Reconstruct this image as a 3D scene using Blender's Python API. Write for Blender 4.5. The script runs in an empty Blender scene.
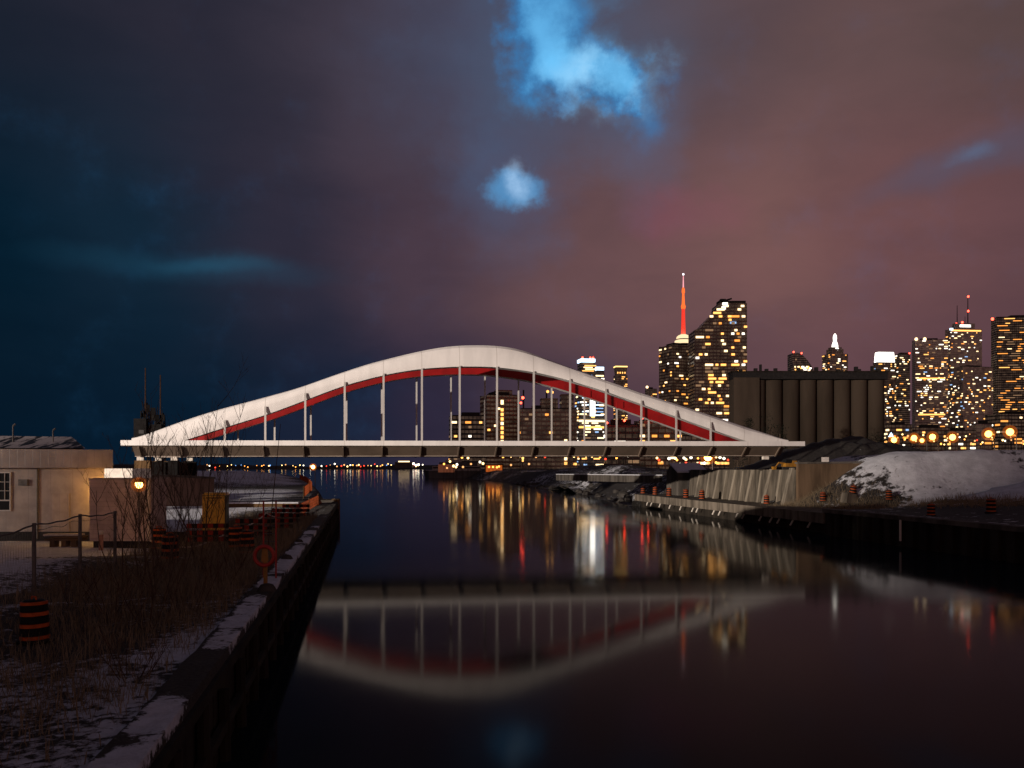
import bpy, math, random
from mathutils import Vector, noise as mnoise

random.seed(7)
S = bpy.context.scene
COL = S.collection
F, CX, HY, CZ = 900.0, 512.0, 467.0, 6.4        # focal length in pixels, principal column, horizon row, camera height above the water

# ------------------------------------------------------------------ camera
cam = bpy.data.cameras.new('camera')
cam.sensor_width = 36.0
cam.lens = F / 1024 * 36
cam.shift_y = (HY - 384) / 1024
cam.clip_start = 0.3
cam.clip_end = 30000
camo = bpy.data.objects.new('camera', cam)
COL.objects.link(camo)
camo.location = (0, 0, CZ)
camo.rotation_euler = (math.radians(90), 0, 0)
S.camera = camo
S.view_settings.view_transform = 'Standard'
S.view_settings.look = 'None'
S.view_settings.exposure = 0
S.view_settings.gamma = 1
S.cycles.use_denoising = True
S.cycles.max_bounces = 6
S.cycles.sample_clamp_indirect = 6


def lin(c):
    return tuple(((v / 255 + .055) / 1.055) ** 2.4 if v > 10 else v / 255 / 12.92 for v in c)


# ------------------------------------------------------------------ world: clouds lit from below by the town, gaps showing blue dusk
W = bpy.data.worlds.new('World')
S.world = W
W.use_nodes = True
nt = W.node_tree
nt.nodes.clear()


class NT:
    def __init__(s, tree):
        s.t = tree

    def n(s, typ, **kw):
        nd = s.t.nodes.new(typ)
        for k, v in kw.items():
            setattr(nd, k, v)
        return nd

    def put(s, sock, v):
        if isinstance(v, bpy.types.NodeSocket):
            s.t.links.new(v, sock)
        else:
            sock.default_value = v

    def m(s, op, a, b=0.0, c=None, clamp=False):
        nd = s.n('ShaderNodeMath', operation=op, use_clamp=clamp)
        s.put(nd.inputs[0], a)
        s.put(nd.inputs[1], b)
        if c is not None:
            s.put(nd.inputs[2], c)
        return nd.outputs[0]

    def ss(s, v, a, b, lo=0.0, hi=1.0):
        nd = s.n('ShaderNodeMapRange', interpolation_type='SMOOTHSTEP')
        for i, x in enumerate((v, a, b, lo, hi)):
            s.put(nd.inputs[i], x)
        return nd.outputs[0]

    def mix(s, f, a, b, blend='MIX'):
        nd = s.n('ShaderNodeMix', data_type='RGBA', blend_type=blend)
        s.put(nd.inputs['Factor'], f)
        for nm, v in (('A', a), ('B', b)):
            k = [i for i in nd.inputs if i.name == nm and i.type == 'RGBA'][0]
            s.put(k, v if isinstance(v, bpy.types.NodeSocket) else tuple(v[:3]) + (1,))
        return [o for o in nd.outputs if o.type == 'RGBA'][0]

    def noise(s, vec, scale, detail=4, rough=.55, dist=0.0):
        nd = s.n('ShaderNodeTexNoise')
        if vec is not None:
            s.put(nd.inputs['Vector'], vec)
        nd.inputs['Scale'].default_value = scale
        nd.inputs['Detail'].default_value = detail
        nd.inputs['Roughness'].default_value = rough
        nd.inputs['Distortion'].default_value = dist
        return nd.outputs[0]

    def ramp(s, f, pts):
        nd = s.n('ShaderNodeValToRGB')
        nd.color_ramp.interpolation = 'EASE'
        el = nd.color_ramp.elements
        while len(el) < len(pts):
            el.new(0.5)
        for e, (p, c) in zip(el, pts):
            e.position = p
            e.color = tuple(c[:3]) + (1,)
        s.put(nd.inputs[0], f)
        return nd.outputs[0]


def dirpx(x, y):
    d = Vector(((x - CX) / F, 1, (HY - y) / F)).normalized()
    return d.x, d.z


w = NT(nt)
tc = w.n('ShaderNodeTexCoord')
D = tc.outputs['Generated']
sp = w.n('ShaderNodeSeparateXYZ')
w.put(sp.inputs[0], D)
stretch = w.n('ShaderNodeVectorMath', operation='MULTIPLY')
w.put(stretch.inputs[0], D)
stretch.inputs[1].default_value = (1, 1, 2.6)
SV = stretch.outputs[0]
n1 = w.noise(SV, 3.2, 5, .5, .3)
n2 = w.noise(SV, 9.0, 6, .55, .4)
n3 = w.noise(D, 15.0, 7, .60, .1)
warp = w.m('MULTIPLY', w.m('SUBTRACT', n1, .5), .15)
U = w.m('ADD', sp.outputs[0], warp)
V = w.m('ADD', sp.outputs[2], w.m('MULTIPLY', w.m('SUBTRACT', n1, .5), .10))
U0, V0 = sp.outputs[0], sp.outputs[2]
wn = w.n('ShaderNodeTexNoise')
w.put(wn.inputs['Vector'], D)
wn.inputs['Scale'].default_value = 11.0
wn.inputs['Detail'].default_value = 7
wn.inputs['Roughness'].default_value = .58
ws = w.n('ShaderNodeSeparateColor')
w.put(ws.inputs[0], wn.outputs['Color'])
UW = w.m('ADD', U0, w.m('MULTIPLY', w.m('SUBTRACT', ws.outputs[0], .5), .115))
VW = w.m('ADD', V0, w.m('MULTIPLY', w.m('SUBTRACT', ws.outputs[1], .5), .10))
ur = w.m('ADD', w.m('MULTIPLY', U, 1 / 1.1), .5, clamp=True)


def row(y, pts):
    return w.ramp(ur, [((dirpx(x, y)[0]) / 1.1 + .5, lin(c)) for x, c in pts])


low = row(420, [(-40, (2, 22, 38)), (200, (6, 27, 45)), (330, (26, 34, 54)), (420, (44, 39, 58)), (530, (66, 52, 65)), (660, (84, 62, 71)), (820, (94, 67, 75)), (1060, (82, 58, 66))])
mid = row(250, [(-40, (2, 26, 42)), (120, (16, 36, 53)), (290, (44, 42, 57)), (430, (72, 57, 69)), (600, (101, 74, 77)), (760, (116, 83, 82)), (900, (108, 75, 77)), (1060, (98, 69, 73))])
top = row(50, [(-40, (27, 32, 45)), (200, (42, 41, 54)), (390, (64, 57, 70)), (520, (76, 66, 79)), (690, (86, 71, 77)), (860, (97, 75, 76)), (1060, (86, 68, 68))])
sky = w.mix(w.ss(V, .06, .21), low, mid)
sky = w.mix(w.ss(V, .24, .42), sky, top)
sky = w.mix(w.ss(V0, .48, .85), sky, lin((36, 37, 48)))
# sky behind the camera brightened, an added fill for surfaces facing it
back = w.m('MULTIPLY', w.ss(sp.outputs[1], -.15, -.6), w.ss(V0, .50, .12))
sky = w.mix(back, sky, lin((160, 120, 114)))
sky = w.mix(w.m('MULTIPLY', w.ss(n2, .42, .70), .13), sky, w.mix(1.0, sky, (1.55, 1.45, 1.42), 'MULTIPLY'))
sky = w.mix(w.m('MULTIPLY', w.ss(n2, .52, .28), .14), sky, w.mix(1.0, sky, (.60, .66, .76), 'MULTIPLY'))


def blob(x, y, rx, ry, rot=0.0, wob=.0, wk=1.0):
    """1 at the middle of a cloud gap, 0 at its rim."""
    u0, v0 = dirpx(x, y)
    du = w.m('SUBTRACT', UW if wk == 1 else w.m('ADD', w.m('MULTIPLY', UW, wk), w.m('MULTIPLY', U0, 1 - wk)), u0)
    dv = w.m('SUBTRACT', VW if wk == 1 else w.m('ADD', w.m('MULTIPLY', VW, wk), w.m('MULTIPLY', V0, 1 - wk)), v0)
    c, s = math.cos(rot), math.sin(rot)
    a = w.m('DIVIDE', w.m('ADD', w.m('MULTIPLY', du, c), w.m('MULTIPLY', dv, s)), rx / F)
    b = w.m('DIVIDE', w.m('SUBTRACT', w.m('MULTIPLY', dv, c), w.m('MULTIPLY', du, s)), ry / F)
    d = w.m('SQRT', w.m('ADD', w.m('MULTIPLY', a, a), w.m('MULTIPLY', b, b)))
    d = w.m('ADD', d, w.m('MULTIPLY', w.m('SUBTRACT', n3, .5), wob))
    return w.ss(d, 1.35, .0)


ahead = w.ss(sp.outputs[1], .2, .4)


def addcol(base, mask, col):
    return w.mix(w.m('MULTIPLY', mask, ahead), base, col)


# faint blue thin places
sky = addcol(sky, w.m('MULTIPLY', blob(215, 266, 55, 8, .05, .6, .25), .26), lin((40, 96, 124)))
sky = addcol(sky, w.m('MULTIPLY', blob(200, 268, 120, 15, .0, .6, .3), .22), lin((34, 92, 122)))
sky = addcol(sky, w.m('MULTIPLY', blob(975, 160, 95, 18, .28, 1.0, .4), .50), lin((76, 84, 108)))
sky = addcol(sky, w.m('MULTIPLY', blob(976, 156, 24, 8, .25, 1.2, .5), .40), lin((92, 118, 152)))
sky = addcol(sky, w.m('MULTIPLY', blob(683, 214, 60, 26, 0, .5), .35), lin((138, 78, 96)))
sky = addcol(sky, w.m('MULTIPLY', blob(480, 60, 110, 95, .3, .8), .42), lin((72, 84, 112)))
sky = addcol(sky, w.m('MULTIPLY', blob(570, 70, 125, 95, .1, .8), .42), lin((70, 96, 126)))
sky = addcol(sky, w.m('MULTIPLY', blob(505, 190, 62, 75, 0, .9), .50), lin((72, 92, 124)))
sky = addcol(sky, w.m('MULTIPLY', blob(640, 150, 45, 60, .2, .9), .42), lin((86, 96, 124)))
# the two open gaps
inv = 1.0
for bx in ((545, 8, 42, 50, -.15, .4), (550, 58, 42, 38, 0, .4), (577, 80, 52, 26, -.15, .4), (608, 84, 33, 20, -.35, .5), (522, 10, 26, 24, -.5, .5)):
    inv = w.m('MULTIPLY', inv, w.m('SUBTRACT', 1.0, w.m('MULTIPLY', blob(*bx), .62 if bx[1] < 20 else 1.0)))
g = w.m('SUBTRACT', 1.0, inv)
gw = w.m('MULTIPLY', blob(634, 108, 24, 40, .15, .8), .40)
g = w.m('ADD', w.m('MAXIMUM', g, gw), w.m('MULTIPLY', w.m('SUBTRACT', n3, .5), .40))
sky = addcol(sky, w.m('MULTIPLY', w.ss(g, .0, .66), .88), lin((54, 126, 186)))
sky = addcol(sky, w.ss(g, .42, 1.12), lin((112, 198, 252)))
sky = addcol(sky, w.m('MULTIPLY', w.m('MULTIPLY', blob(590, 84, 56, 26, -.1, 1.5), w.ss(n3, .40, .64)), .55), lin((176, 224, 254)))
sky = addcol(sky, w.m('MULTIPLY', w.m('MULTIPLY', blob(560, 106, 50, 22, .1, 1.2), w.ss(n3, .56, .38)), .55), lin((72, 118, 160)))
sky = addcol(sky, w.m('MULTIPLY', w.m('MULTIPLY', blob(590, 40, 40, 40, .4, 1.2), w.ss(n2, .58, .36)), .45), lin((84, 130, 172)))
g2 = w.m('ADD', blob(519, 187, 36, 25, .1, .9, .8), w.m('MULTIPLY', w.m('SUBTRACT', n3, .5), .8))
sky = addcol(sky, w.ss(g2, .20, .80), lin((84, 138, 186)))
sky = addcol(sky, w.m('MULTIPLY', w.m('MULTIPLY', blob(521, 181, 14, 21, .25, 1.2, .7), w.ss(n3, .34, .62)), .75), lin((180, 218, 255)))
# dusk light far above the clouds adds a little blue everywhere
nish = w.n('ShaderNodeTexSky', sky_type='NISHITA')
nish.sun_disc = False
nish.sun_elevation = math.radians(-4)
nish.sun_rotation = math.radians(250)
add = w.mix(1.0, sky, w.mix(1.0, nish.outputs[0], (.03, .03, .03), 'MULTIPLY'), 'ADD')
bg = w.n('ShaderNodeBackground')
w.put(bg.inputs[0], add)
bg.inputs[1].default_value = 1.0
wo = w.n('ShaderNodeOutputWorld')
w.put(wo.inputs[0], bg.outputs[0])

# ------------------------------------------------------------------ floodlight of the building site, low and far behind the left bank
fl = bpy.data.lights.new('site_floodlight', 'SPOT')
fl.energy = 4.2e6
fl.color = (1.0, .85, .73)
fl.shadow_soft_size = .8
fl.spot_size = math.radians(29.5)
fl.spot_blend = .75
flo = bpy.data.objects.new('site_floodlight', fl)
COL.objects.link(flo)
flo.location = (-210, -60, 24)
flo.rotation_euler = (Vector((-18, 126, 13)) - Vector(flo.location)).to_track_quat('-Z', 'Y').to_euler()

# ------------------------------------------------------------------ coordinates
TH = .16271
CT, ST = math.cos(TH), math.sin(TH)


def st(s, t, z=0.0):
    """s across the channel, t along it; origin below the camera."""
    return Vector((s * CT - t * ST, s * ST + t * CT, z))


def to_st(X, Y):
    return X * CT + Y * ST, -X * ST + Y * CT


def at(px, py, Y):
    return Vector(((px - CX) / F * Y, Y, CZ + (HY - py) / F * Y))


def sstep(x, a, b):
    if a == b:
        return float(x > a)
    k = max(0, min(1, (x - a) / (b - a)))
    return k * k * (3 - 2 * k)


def lerp(x, xs, ys):
    if x <= xs[0]:
        return ys[0]
    for i in range(1, len(xs)):
        if x <= xs[i]:
            f = (x - xs[i - 1]) / (xs[i] - xs[i - 1])
            return ys[i - 1] + f * (ys[i] - ys[i - 1])
    return ys[-1]


def fbm(x, y, sc, oct=4, seed=0.0):
    return mnoise.fractal(Vector((x / sc + seed, y / sc - seed, seed)), 1.0, 2.0, oct)


# ------------------------------------------------------------------ mesh builder
class MB:
    def __init__(s):
        s.v, s.f, s.mi = [], [], []

    def add(s, vs, fs, mi=0):
        o = len(s.v)
        s.v += [tuple(p) for p in vs]
        s.f += [tuple(o + i for i in f) for f in fs]
        s.mi += [mi] * len(fs)
        return s

    def box(s, c, d, rz=0.0, mi=0, top=1.0):
        x, y, z = d[0] / 2, d[1] / 2, d[2] / 2
        ca, sa = math.cos(rz), math.sin(rz)
        vs = []
        for dz in (-z, z):
            k = 1 if dz < 0 else top
            for dx, dy in ((-x, -y), (x, -y), (x, y), (-x, y)):
                dx, dy = dx * k, dy * k
                vs.append((c[0] + dx * ca - dy * sa, c[1] + dx * sa + dy * ca, c[2] + dz))
        return s.add(vs, [(3, 2, 1, 0), (4, 5, 6, 7), (0, 1, 5, 4), (1, 2, 6, 5), (2, 3, 7, 6), (3, 0, 4, 7)], mi)

    def hexa(s, p, mi=0):
        """eight corners: bottom four then top four, both anticlockwise from above"""
        return s.add(p, [(3, 2, 1, 0), (4, 5, 6, 7), (0, 1, 5, 4), (1, 2, 6, 5), (2, 3, 7, 6), (3, 0, 4, 7)], mi)

    def tube(s, a, b, r0, r1=None, n=6, mi=0, cap=True):
        a, b = Vector(a), Vector(b)
        r1 = r0 if r1 is None else r1
        d = (b - a)
        if d.length < 1e-6:
            return s
        d.normalize()
        u = d.cross(Vector((0, 0, 1)) if abs(d.z) < .95 else Vector((1, 0, 0))).normalized()
        v = d.cross(u)
        vs = []
        for p, r in ((a, r0), (b, r1)):
            for i in range(n):
                an = 2 * math.pi * i / n
                vs.append(p + (u * math.cos(an) + v * math.sin(an)) * r)
        fs = [(i, (i + 1) % n, n + (i + 1) % n, n + i) for i in range(n)]
        if cap:
            fs += [tuple(range(n - 1, -1, -1)), tuple(range(n, 2 * n))]
        return s.add(vs, fs, mi)

    def path(s, pts, r, n=6, mi=0):
        for a, b in zip(pts, pts[1:]):
            s.tube(a, b, r, r, n, mi)
        return s

    def lathe(s, c, prof, n=16, mi=0, mis=None):
        o = len(s.v)
        for r, z in prof:
            for i in range(n):
                an = 2 * math.pi * i / n
                s.v.append((c[0] + r * math.cos(an), c[1] + r * math.sin(an), c[2] + z))
        for k in range(len(prof) - 1):
            for i in range(n):
                s.f.append((o + k * n + i, o + k * n + (i + 1) % n, o + (k + 1) * n + (i + 1) % n, o + (k + 1) * n + i))
                s.mi.append(mis[k] if mis else mi)
        s.f.append(tuple(o + i for i in range(n - 1, -1, -1)))
        s.mi.append(mis[0] if mis else mi)
        s.f.append(tuple(o + (len(prof) - 1) * n + i for i in range(n)))
        s.mi.append(mis[-1] if mis else mi)
        return s

    def prism(s, poly, d, mi=0):
        """polygon (3D points) swept along vector d"""
        n = len(poly)
        d = Vector(d)
        vs = [Vector(p) for p in poly] + [Vector(p) + d for p in poly]
        fs = [tuple(range(n - 1, -1, -1)), tuple(range(n, 2 * n))] + [(i, (i + 1) % n, n + (i + 1) % n, n + i) for i in range(n)]
        return s.add(vs, fs, mi)

    def ball(s, c, r, n=8, mi=0):
        k = max(3, n // 2)
        prof = [(max(.02 * r, r * math.sin(math.pi * i / k)), -r * math.cos(math.pi * i / k)) for i in range(k + 1)]
        return s.lathe(c, prof, n, mi)

    def build(s, name, mats, parent=None, smooth=False, shift=True, bevel=0.0):
        off = Vector((0, 0, 0))
        if parent is not None and shift:
            p = parent
            while p is not None:
                off += p.location
                p = p.parent
        me = bpy.data.meshes.new(name)
        me.from_pydata([(v[0] - off.x, v[1] - off.y, v[2] - off.z) for v in s.v], [], s.f)
        for m_ in (mats if isinstance(mats, (list, tuple)) else [mats]):
            me.materials.append(m_)
        me.polygons.foreach_set('material_index', s.mi)
        if smooth:
            me.polygons.foreach_set('use_smooth', [True] * len(s.f))
        me.update()
        o = bpy.data.objects.new(name, me)
        COL.objects.link(o)
        if parent is not None:
            o.parent = parent
        if bevel:
            b = o.modifiers.new('soft_edges', 'BEVEL')
            b.width = bevel
            b.segments = 2
            b.limit_method = 'ANGLE'
        return o


def tag(o, label, cat, group=None):
    o['label'] = label
    o['category'] = cat
    if group:
        o['group'] = group
    return o


def thing(name, loc, label, cat, group=None):
    o = bpy.data.objects.new(name, None)
    COL.objects.link(o)
    o.location = loc
    o.empty_display_size = .2
    return tag(o, label, cat, group)


def kind(o, k):
    o['kind'] = k
    return o


def copy_tree(o, parent=None):
    c = o.copy()
    COL.objects.link(c)
    if parent is not None:
        c.parent = parent
    for ch in [x for x in bpy.data.objects if x.parent == o]:
        copy_tree(ch, c)
    return c


# ------------------------------------------------------------------ materials
def newmat(name):
    m_ = bpy.data.materials.new(name)
    m_.use_nodes = True
    t = NT(m_.node_tree)
    b = m_.node_tree.nodes['Principled BSDF']
    b.inputs['Specular IOR Level'].default_value = .5
    return m_, t, b


def mat(name, col, rough=.8, var=.35, scale=1.5, metal=0.0, bump=0.0, streak=False, coat=None):
    """painted or mineral surface with uneven colour; streak=True draws the dirt out downwards"""
    m_, t, b = newmat(name)
    tcn = t.n('ShaderNodeTexCoord')
    vec = tcn.outputs['Object']
    if streak:
        mp = t.n('ShaderNodeVectorMath', operation='MULTIPLY')
        t.put(mp.inputs[0], vec)
        mp.inputs[1].default_value = (1, 1, .16)
        vec = mp.outputs[0]
    nz = t.noise(vec, scale, 6, .6)
    dark = tuple(c * (1 - var) for c in col)
    c = t.mix(t.ss(nz, .32, .66), dark, col)
    if coat:
        c = t.mix(t.m('MULTIPLY', t.ss(t.noise(vec, scale * 3.1, 5, .65), .55, .72), .8), c, coat)
    t.put(b.inputs['Base Color'], c)
    b.inputs['Roughness'].default_value = rough
    b.inputs['Metallic'].default_value = metal
    if rough >= .55:
        b.inputs['Specular IOR Level'].default_value = .12
    if bump:
        bm_ = t.n('ShaderNodeBump')
        bm_.inputs['Strength'].default_value = bump
        bm_.inputs['Distance'].default_value = .026
        t.put(bm_.inputs['Height'], t.noise(tcn.outputs['Object'], scale * 6, 5, .6))
        t.put(b.inputs['Normal'], bm_.outputs[0])
    return m_


def glow(name, col, strength, nee=False):
    m_, t, b = newmat(name)
    b.inputs['Base Color'].default_value = (.3, .3, .3, 1)
    b.inputs['Emission Color'].default_value = tuple(col) + (1,)
    b.inputs['Emission Strength'].default_value = strength
    m_.cycles.emission_sampling = 'AUTO' if nee else 'NONE'
    return m_


def siding(name, col, pitch, axis, rough=.5, depth=.04, seam=.12):
    """metal or wood boards: dark joints every pitch metres along an axis"""
    m_, t, b = newmat(name)
    tcn = t.n('ShaderNodeTexCoord')
    s3 = t.n('ShaderNodeSeparateXYZ')
    t.put(s3.inputs[0], tcn.outputs['Object'])
    a = s3.outputs[axis]
    fr = t.m('FRACT', t.m('DIVIDE', a, pitch))
    line = t.ss(fr, seam, 0.0)
    nz = t.noise(tcn.outputs['Object'], 1.1, 6, .6)
    c = t.mix(t.ss(nz, .35, .68), tuple(x * .72 for x in col), col)
    c = t.mix(t.m('MULTIPLY', line, .55), c, tuple(x * .35 for x in col))
    t.put(b.inputs['Base Color'], c)
    b.inputs['Roughness'].default_value = rough
    bm_ = t.n('ShaderNodeBump')
    bm_.inputs['Strength'].default_value = .6
    bm_.inputs['Distance'].default_value = depth
    t.put(bm_.inputs['Height'], t.m('SUBTRACT', 1.0, line))
    t.put(b.inputs['Normal'], bm_.outputs[0])
    return m_


def facade(name, wall, glass, fh, ww, band=.38, rough=.35):
    """storeys: spandrel bands and dark glass with an added faint glow between mullions"""
    m_, t, b = newmat(name)
    tcn = t.n('ShaderNodeTexCoord')
    s3 = t.n('ShaderNodeSeparateXYZ')
    t.put(s3.inputs[0], tcn.outputs['Object'])
    fz = t.m('FRACT', t.m('DIVIDE', s3.outputs[2], fh))
    fx = t.m('FRACT', t.m('DIVIDE', t.m('ADD', s3.outputs[0], s3.outputs[1]), ww))
    solid = t.m('MAXIMUM', t.m('LESS_THAN', fz, band), t.m('LESS_THAN', fx, .16))
    nz = t.noise(tcn.outputs['Object'], .06, 4, .6)
    wc = t.mix(t.ss(nz, .35, .65), tuple(x * .75 for x in wall), wall)
    t.put(b.inputs['Base Color'], t.mix(solid, glass, wc))
    t.put(b.inputs['Roughness'], t.ss(solid, 0, 1, .2, .85))
    # faint warm glow added to the glass to lift the dark tower bodies
    glow_noise = t.noise(tcn.outputs['Object'], .16, 3, .6)
    t.put(b.inputs['Emission Color'], t.mix(solid, (1.0, .62, .40), (0, 0, 0)))
    t.put(b.inputs['Emission Strength'], t.ss(glow_noise, .30, .75, .008, .075))
    m_.cycles.emission_sampling = 'NONE'
    return m_


def ground_mat(name, dirt, snow=(.80, .83, .92), fine=2.2):
    """earth under patchy snow; how much snow lies where comes from the sheet's own cover attribute"""
    m_, t, b = newmat(name)
    at_ = t.n('ShaderNodeAttribute', attribute_name='cover')
    geo = t.n('ShaderNodeNewGeometry')
    P = geo.outputs['Position']
    a = t.noise(P, fine, 8, .68)
    a2 = t.noise(P, fine * .17, 6, .6)
    f = t.m('ADD', t.m('MULTIPLY', a, .65), t.m('MULTIPLY', a2, .35))
    thr = t.m('SUBTRACT', 1.0, at_.outputs['Fac'])
    thr = t.m('ADD', t.m('MULTIPLY', thr, .44), .28)
    f = t.ss(t.m('SUBTRACT', f, thr), -.03, .05)
    dn = t.noise(P, fine * 2.3, 8, .7)
    dc = t.mix(t.ss(dn, .3, .7), tuple(x * .35 for x in dirt), tuple(x * 1.5 for x in dirt))
    sn = t.mix(t.ss(t.noise(P, fine * .8, 6, .6), .3, .7), tuple(x * .74 for x in snow), snow)
    t.put(b.inputs['Base Color'], t.mix(f, dc, sn))
    b.inputs['Roughness'].default_value = .9
    bm_ = t.n('ShaderNodeBump')
    bm_.inputs['Strength'].default_value = .9
    bm_.inputs['Distance'].default_value = .12
    t.put(bm_.inputs['Height'], t.m('ADD', t.noise(P, fine * 1.6, 8, .7), t.m('MULTIPLY', f, .35)))
    t.put(b.inputs['Normal'], bm_.outputs[0])
    return m_


M = {}
M['bridge_white'] = mat('bridge_white_paint', (.80, .78, .76), .45, .11, .9, streak=True)
m_ = M['bridge_white']
t = NT(m_.node_tree)
b = m_.node_tree.nodes['Principled BSDF']
src = b.inputs['Base Color'].links[0].from_socket
s3 = t.n('ShaderNodeSeparateXYZ')
t.put(s3.inputs[0], t.n('ShaderNodeTexCoord').outputs['Object'])
along = t.m('ADD', t.m('MULTIPLY', s3.outputs[0], math.cos(.16271)), t.m('MULTIPLY', s3.outputs[1], math.sin(.16271)))
fr = t.m('ABSOLUTE', t.m('SUBTRACT', t.m('FRACT', t.m('DIVIDE', along, 4.382)), .5))
t.put(b.inputs['Base Color'], t.mix(t.m('MULTIPLY', t.ss(fr, .014, .006), .45), src, (.36, .33, .30)))
M['hanger_paint'] = mat('hanger_grey_paint', (.52, .50, .48), .5, .15, .6)
M['bridge_red'] = mat('bridge_red_paint', (.33, .006, .007), .45, .35, .5)
M['steel_grey'] = mat('underdeck_paint', (.150, .112, .085), .6, .25, .4)
M['concrete'] = mat('concrete', (.20, .17, .135), .9, .62, 1.1, bump=.3, streak=True)
M['concrete_wall'] = mat('stained_concrete', (.13, .112, .088), .9, .65, 1.3, bump=.3, streak=True)
M['rib_concrete'] = mat('pale_rib_concrete', (.27, .235, .185), .9, .55, 1.3, bump=.3, streak=True)
M['concrete_dark'] = mat('weathered_concrete', (.13, .115, .10), .95, .6, .7, bump=.4, streak=True)
M['silo'] = mat('silo_concrete', (.105, .080, .060), .95, .45, .09, streak=True)
M['black_wall'] = mat('wet_sheet_piling', (.036, .030, .024), .8, .6, .8, bump=.5, streak=True)
M['timber'] = mat('old_timber', (.16, .095, .045), .9, .5, .9, streak=True)
M['dark_steel'] = mat('dark_steel', (.035, .033, .033), .6, .4, 2)
M['flange'] = mat('flange_paint', (.46, .39, .33), .5, .2, 1)
M['rig_black'] = mat('near_black_steel', (.010, .009, .009), .95, .4, 2)  # plain near-black tone for the rigs, pier posts and back wall
M['netting'] = mat('dull_orange_netting', (.26, .050, .012), .8, .5, 1.5)
M['dull_red'] = mat('dull_red_board', (.26, .028, .016), .6, .4, 5)
M['dark_rust'] = mat('rusty_mast', (.035, .018, .012), .9, .4, 3)
M['galv'] = mat('galvanised_steel', (.17, .16, .15), .55, .35, 4, metal=.4)
M['orange'] = mat('drum_orange', (.50, .095, .022), .55, .3, 5)
M['black_band'] = mat('drum_black_rubber', (.012, .012, .013), .6, .3, 5)
M['white_band'] = mat('white_board_paint', (.62, .58, .54), .5, .3, 5)
M['red_paint'] = mat('red_paint', (.45, .03, .02), .5, .3, 5)
M['cabin_yellow'] = mat('cabin_yellow', (.80, .47, .06), .5, .25, 3)
M['yellow'] = mat('yellow_paint', (.36, .165, .018), .5, .35, 3)
M['green'] = mat('green_plastic', (.03, .075, .055), .5, .35, 3)
M['bark'] = mat('bare_bark', (.11, .080, .058), .9, .5, 8)
M['bark_red'] = mat('reddish_twigs', (.085, .046, .030), .9, .5, 8)
M['leaf'] = mat('dark_foliage', (.022, .026, .018), .9, .5, 1)
M['snow'] = mat('settled_snow', (.74, .76, .82), .9, .12, 1.5, bump=.5)
M['glass'] = mat('dark_window_glass', (.010, .011, .013), .6, .3, 1)
M['trailer'] = siding('trailer_cladding', (.45, .38, .33), 1.22, 0, .42, .004, .03)
M['trailer_fascia'] = siding('trailer_fascia_sheet', (.44, .36, .31), .42, 0, .5, .015, .08)
M['container'] = siding('container_boards', (.58, .46, .42), .235, 2, .6, .03, .12)
M['white_tarp'] = mat('white_sheet_metal', (.74, .68, .60), .6, .2, 2)
M['hull'] = mat('ship_hull_paint', (.05, .052, .06), .5, .4, .3)
M['ship_white'] = mat('ship_white_paint', (.34, .33, .33), .6, .3, .3)
M['grass'] = mat('dead_grass_blades', (.27, .21, .135), .95, .5, 3)
M['ground_left'] = ground_mat('frozen_earth_left', (.036, .030, .025), fine=4.5)
M['ground_right'] = ground_mat('frozen_earth_right', (.030, .025, .022), (.82, .84, .90), fine=1.1)
M['rock'] = mat('riprap_stone', (.075, .068, .062), .95, .5, 1.2, bump=.5)
M['sodium'] = glow('sodium_lamp_glow', (1.0, .40, .07), 16)
M['sodium_core'] = glow('sodium_lamp_bright', (1.0, .46, .10), 26)

WIN = [glow('window_warm', (1.0, .45, .105), 2.3), glow('window_pale', (1.0, .70, .36), 2.7), glow('window_amber', (1.0, .35, .055), 1.6),
       glow('window_dim', (1.0, .58, .28), .26), glow('window_white', (1.0, .90, .74), 2.6), glow('window_blue', (.35, .60, 1.0), 1.2)]

# ------------------------------------------------------------------ water
m_, t, b = newmat('still_canal_water')
b.inputs['Base Color'].default_value = (.010, .016, .020, 1)
b.inputs['IOR'].default_value = 1.33
geo = t.n('ShaderNodeNewGeometry')
mp = t.n('ShaderNodeVectorMath', operation='MULTIPLY')
t.put(mp.inputs[0], geo.outputs['Position'])
mp.inputs[1].default_value = (.05, .12, 1)
t.put(b.inputs['Roughness'], t.ss(t.noise(mp.outputs[0], 1.0, 4, .6), .3, .7, .060, .088))
b.inputs['Specular IOR Level'].default_value = .026
M['water'] = m_
wa = MB()
wa.add([(-14000, -300, 0), (14000, -300, 0), (14000, 16000, 0), (-14000, 16000, 0)], [(0, 1, 2, 3)])
kind(wa.build('water', M['water']), 'structure')


# ------------------------------------------------------------------ land
def sheet(name, us, vs, fn, m_, k='structure'):
    verts, cov, faces = [], [], []
    for v in vs:
        for u in us:
            x, y, z, c = fn(u, v)
            verts.append((x, y, z))
            cov.append(c)
    nu = len(us)
    for j in range(len(vs) - 1):
        for i in range(nu - 1):
            a = j * nu + i
            faces.append((a, a + 1, a + nu + 1, a + nu))
    me = bpy.data.meshes.new(name)
    me.from_pydata(verts, [], faces)
    me.polygons.foreach_set('use_smooth', [True] * len(faces))
    at_ = me.attributes.new('cover', 'FLOAT', 'POINT')
    at_.data.foreach_set('value', cov)
    me.materials.append(m_)
    me.update()
    if me.polygons[0].normal.z < 0:
        me.flip_normals()
    o = bpy.data.objects.new(name, me)
    COL.objects.link(o)
    return kind(o, k)


def spaced(*segs):
    out = [segs[0][0]]
    for a, b_, n in segs:
        out += [a + (b_ - a) * (i + 1) / n for i in range(n)]
    return out


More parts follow.
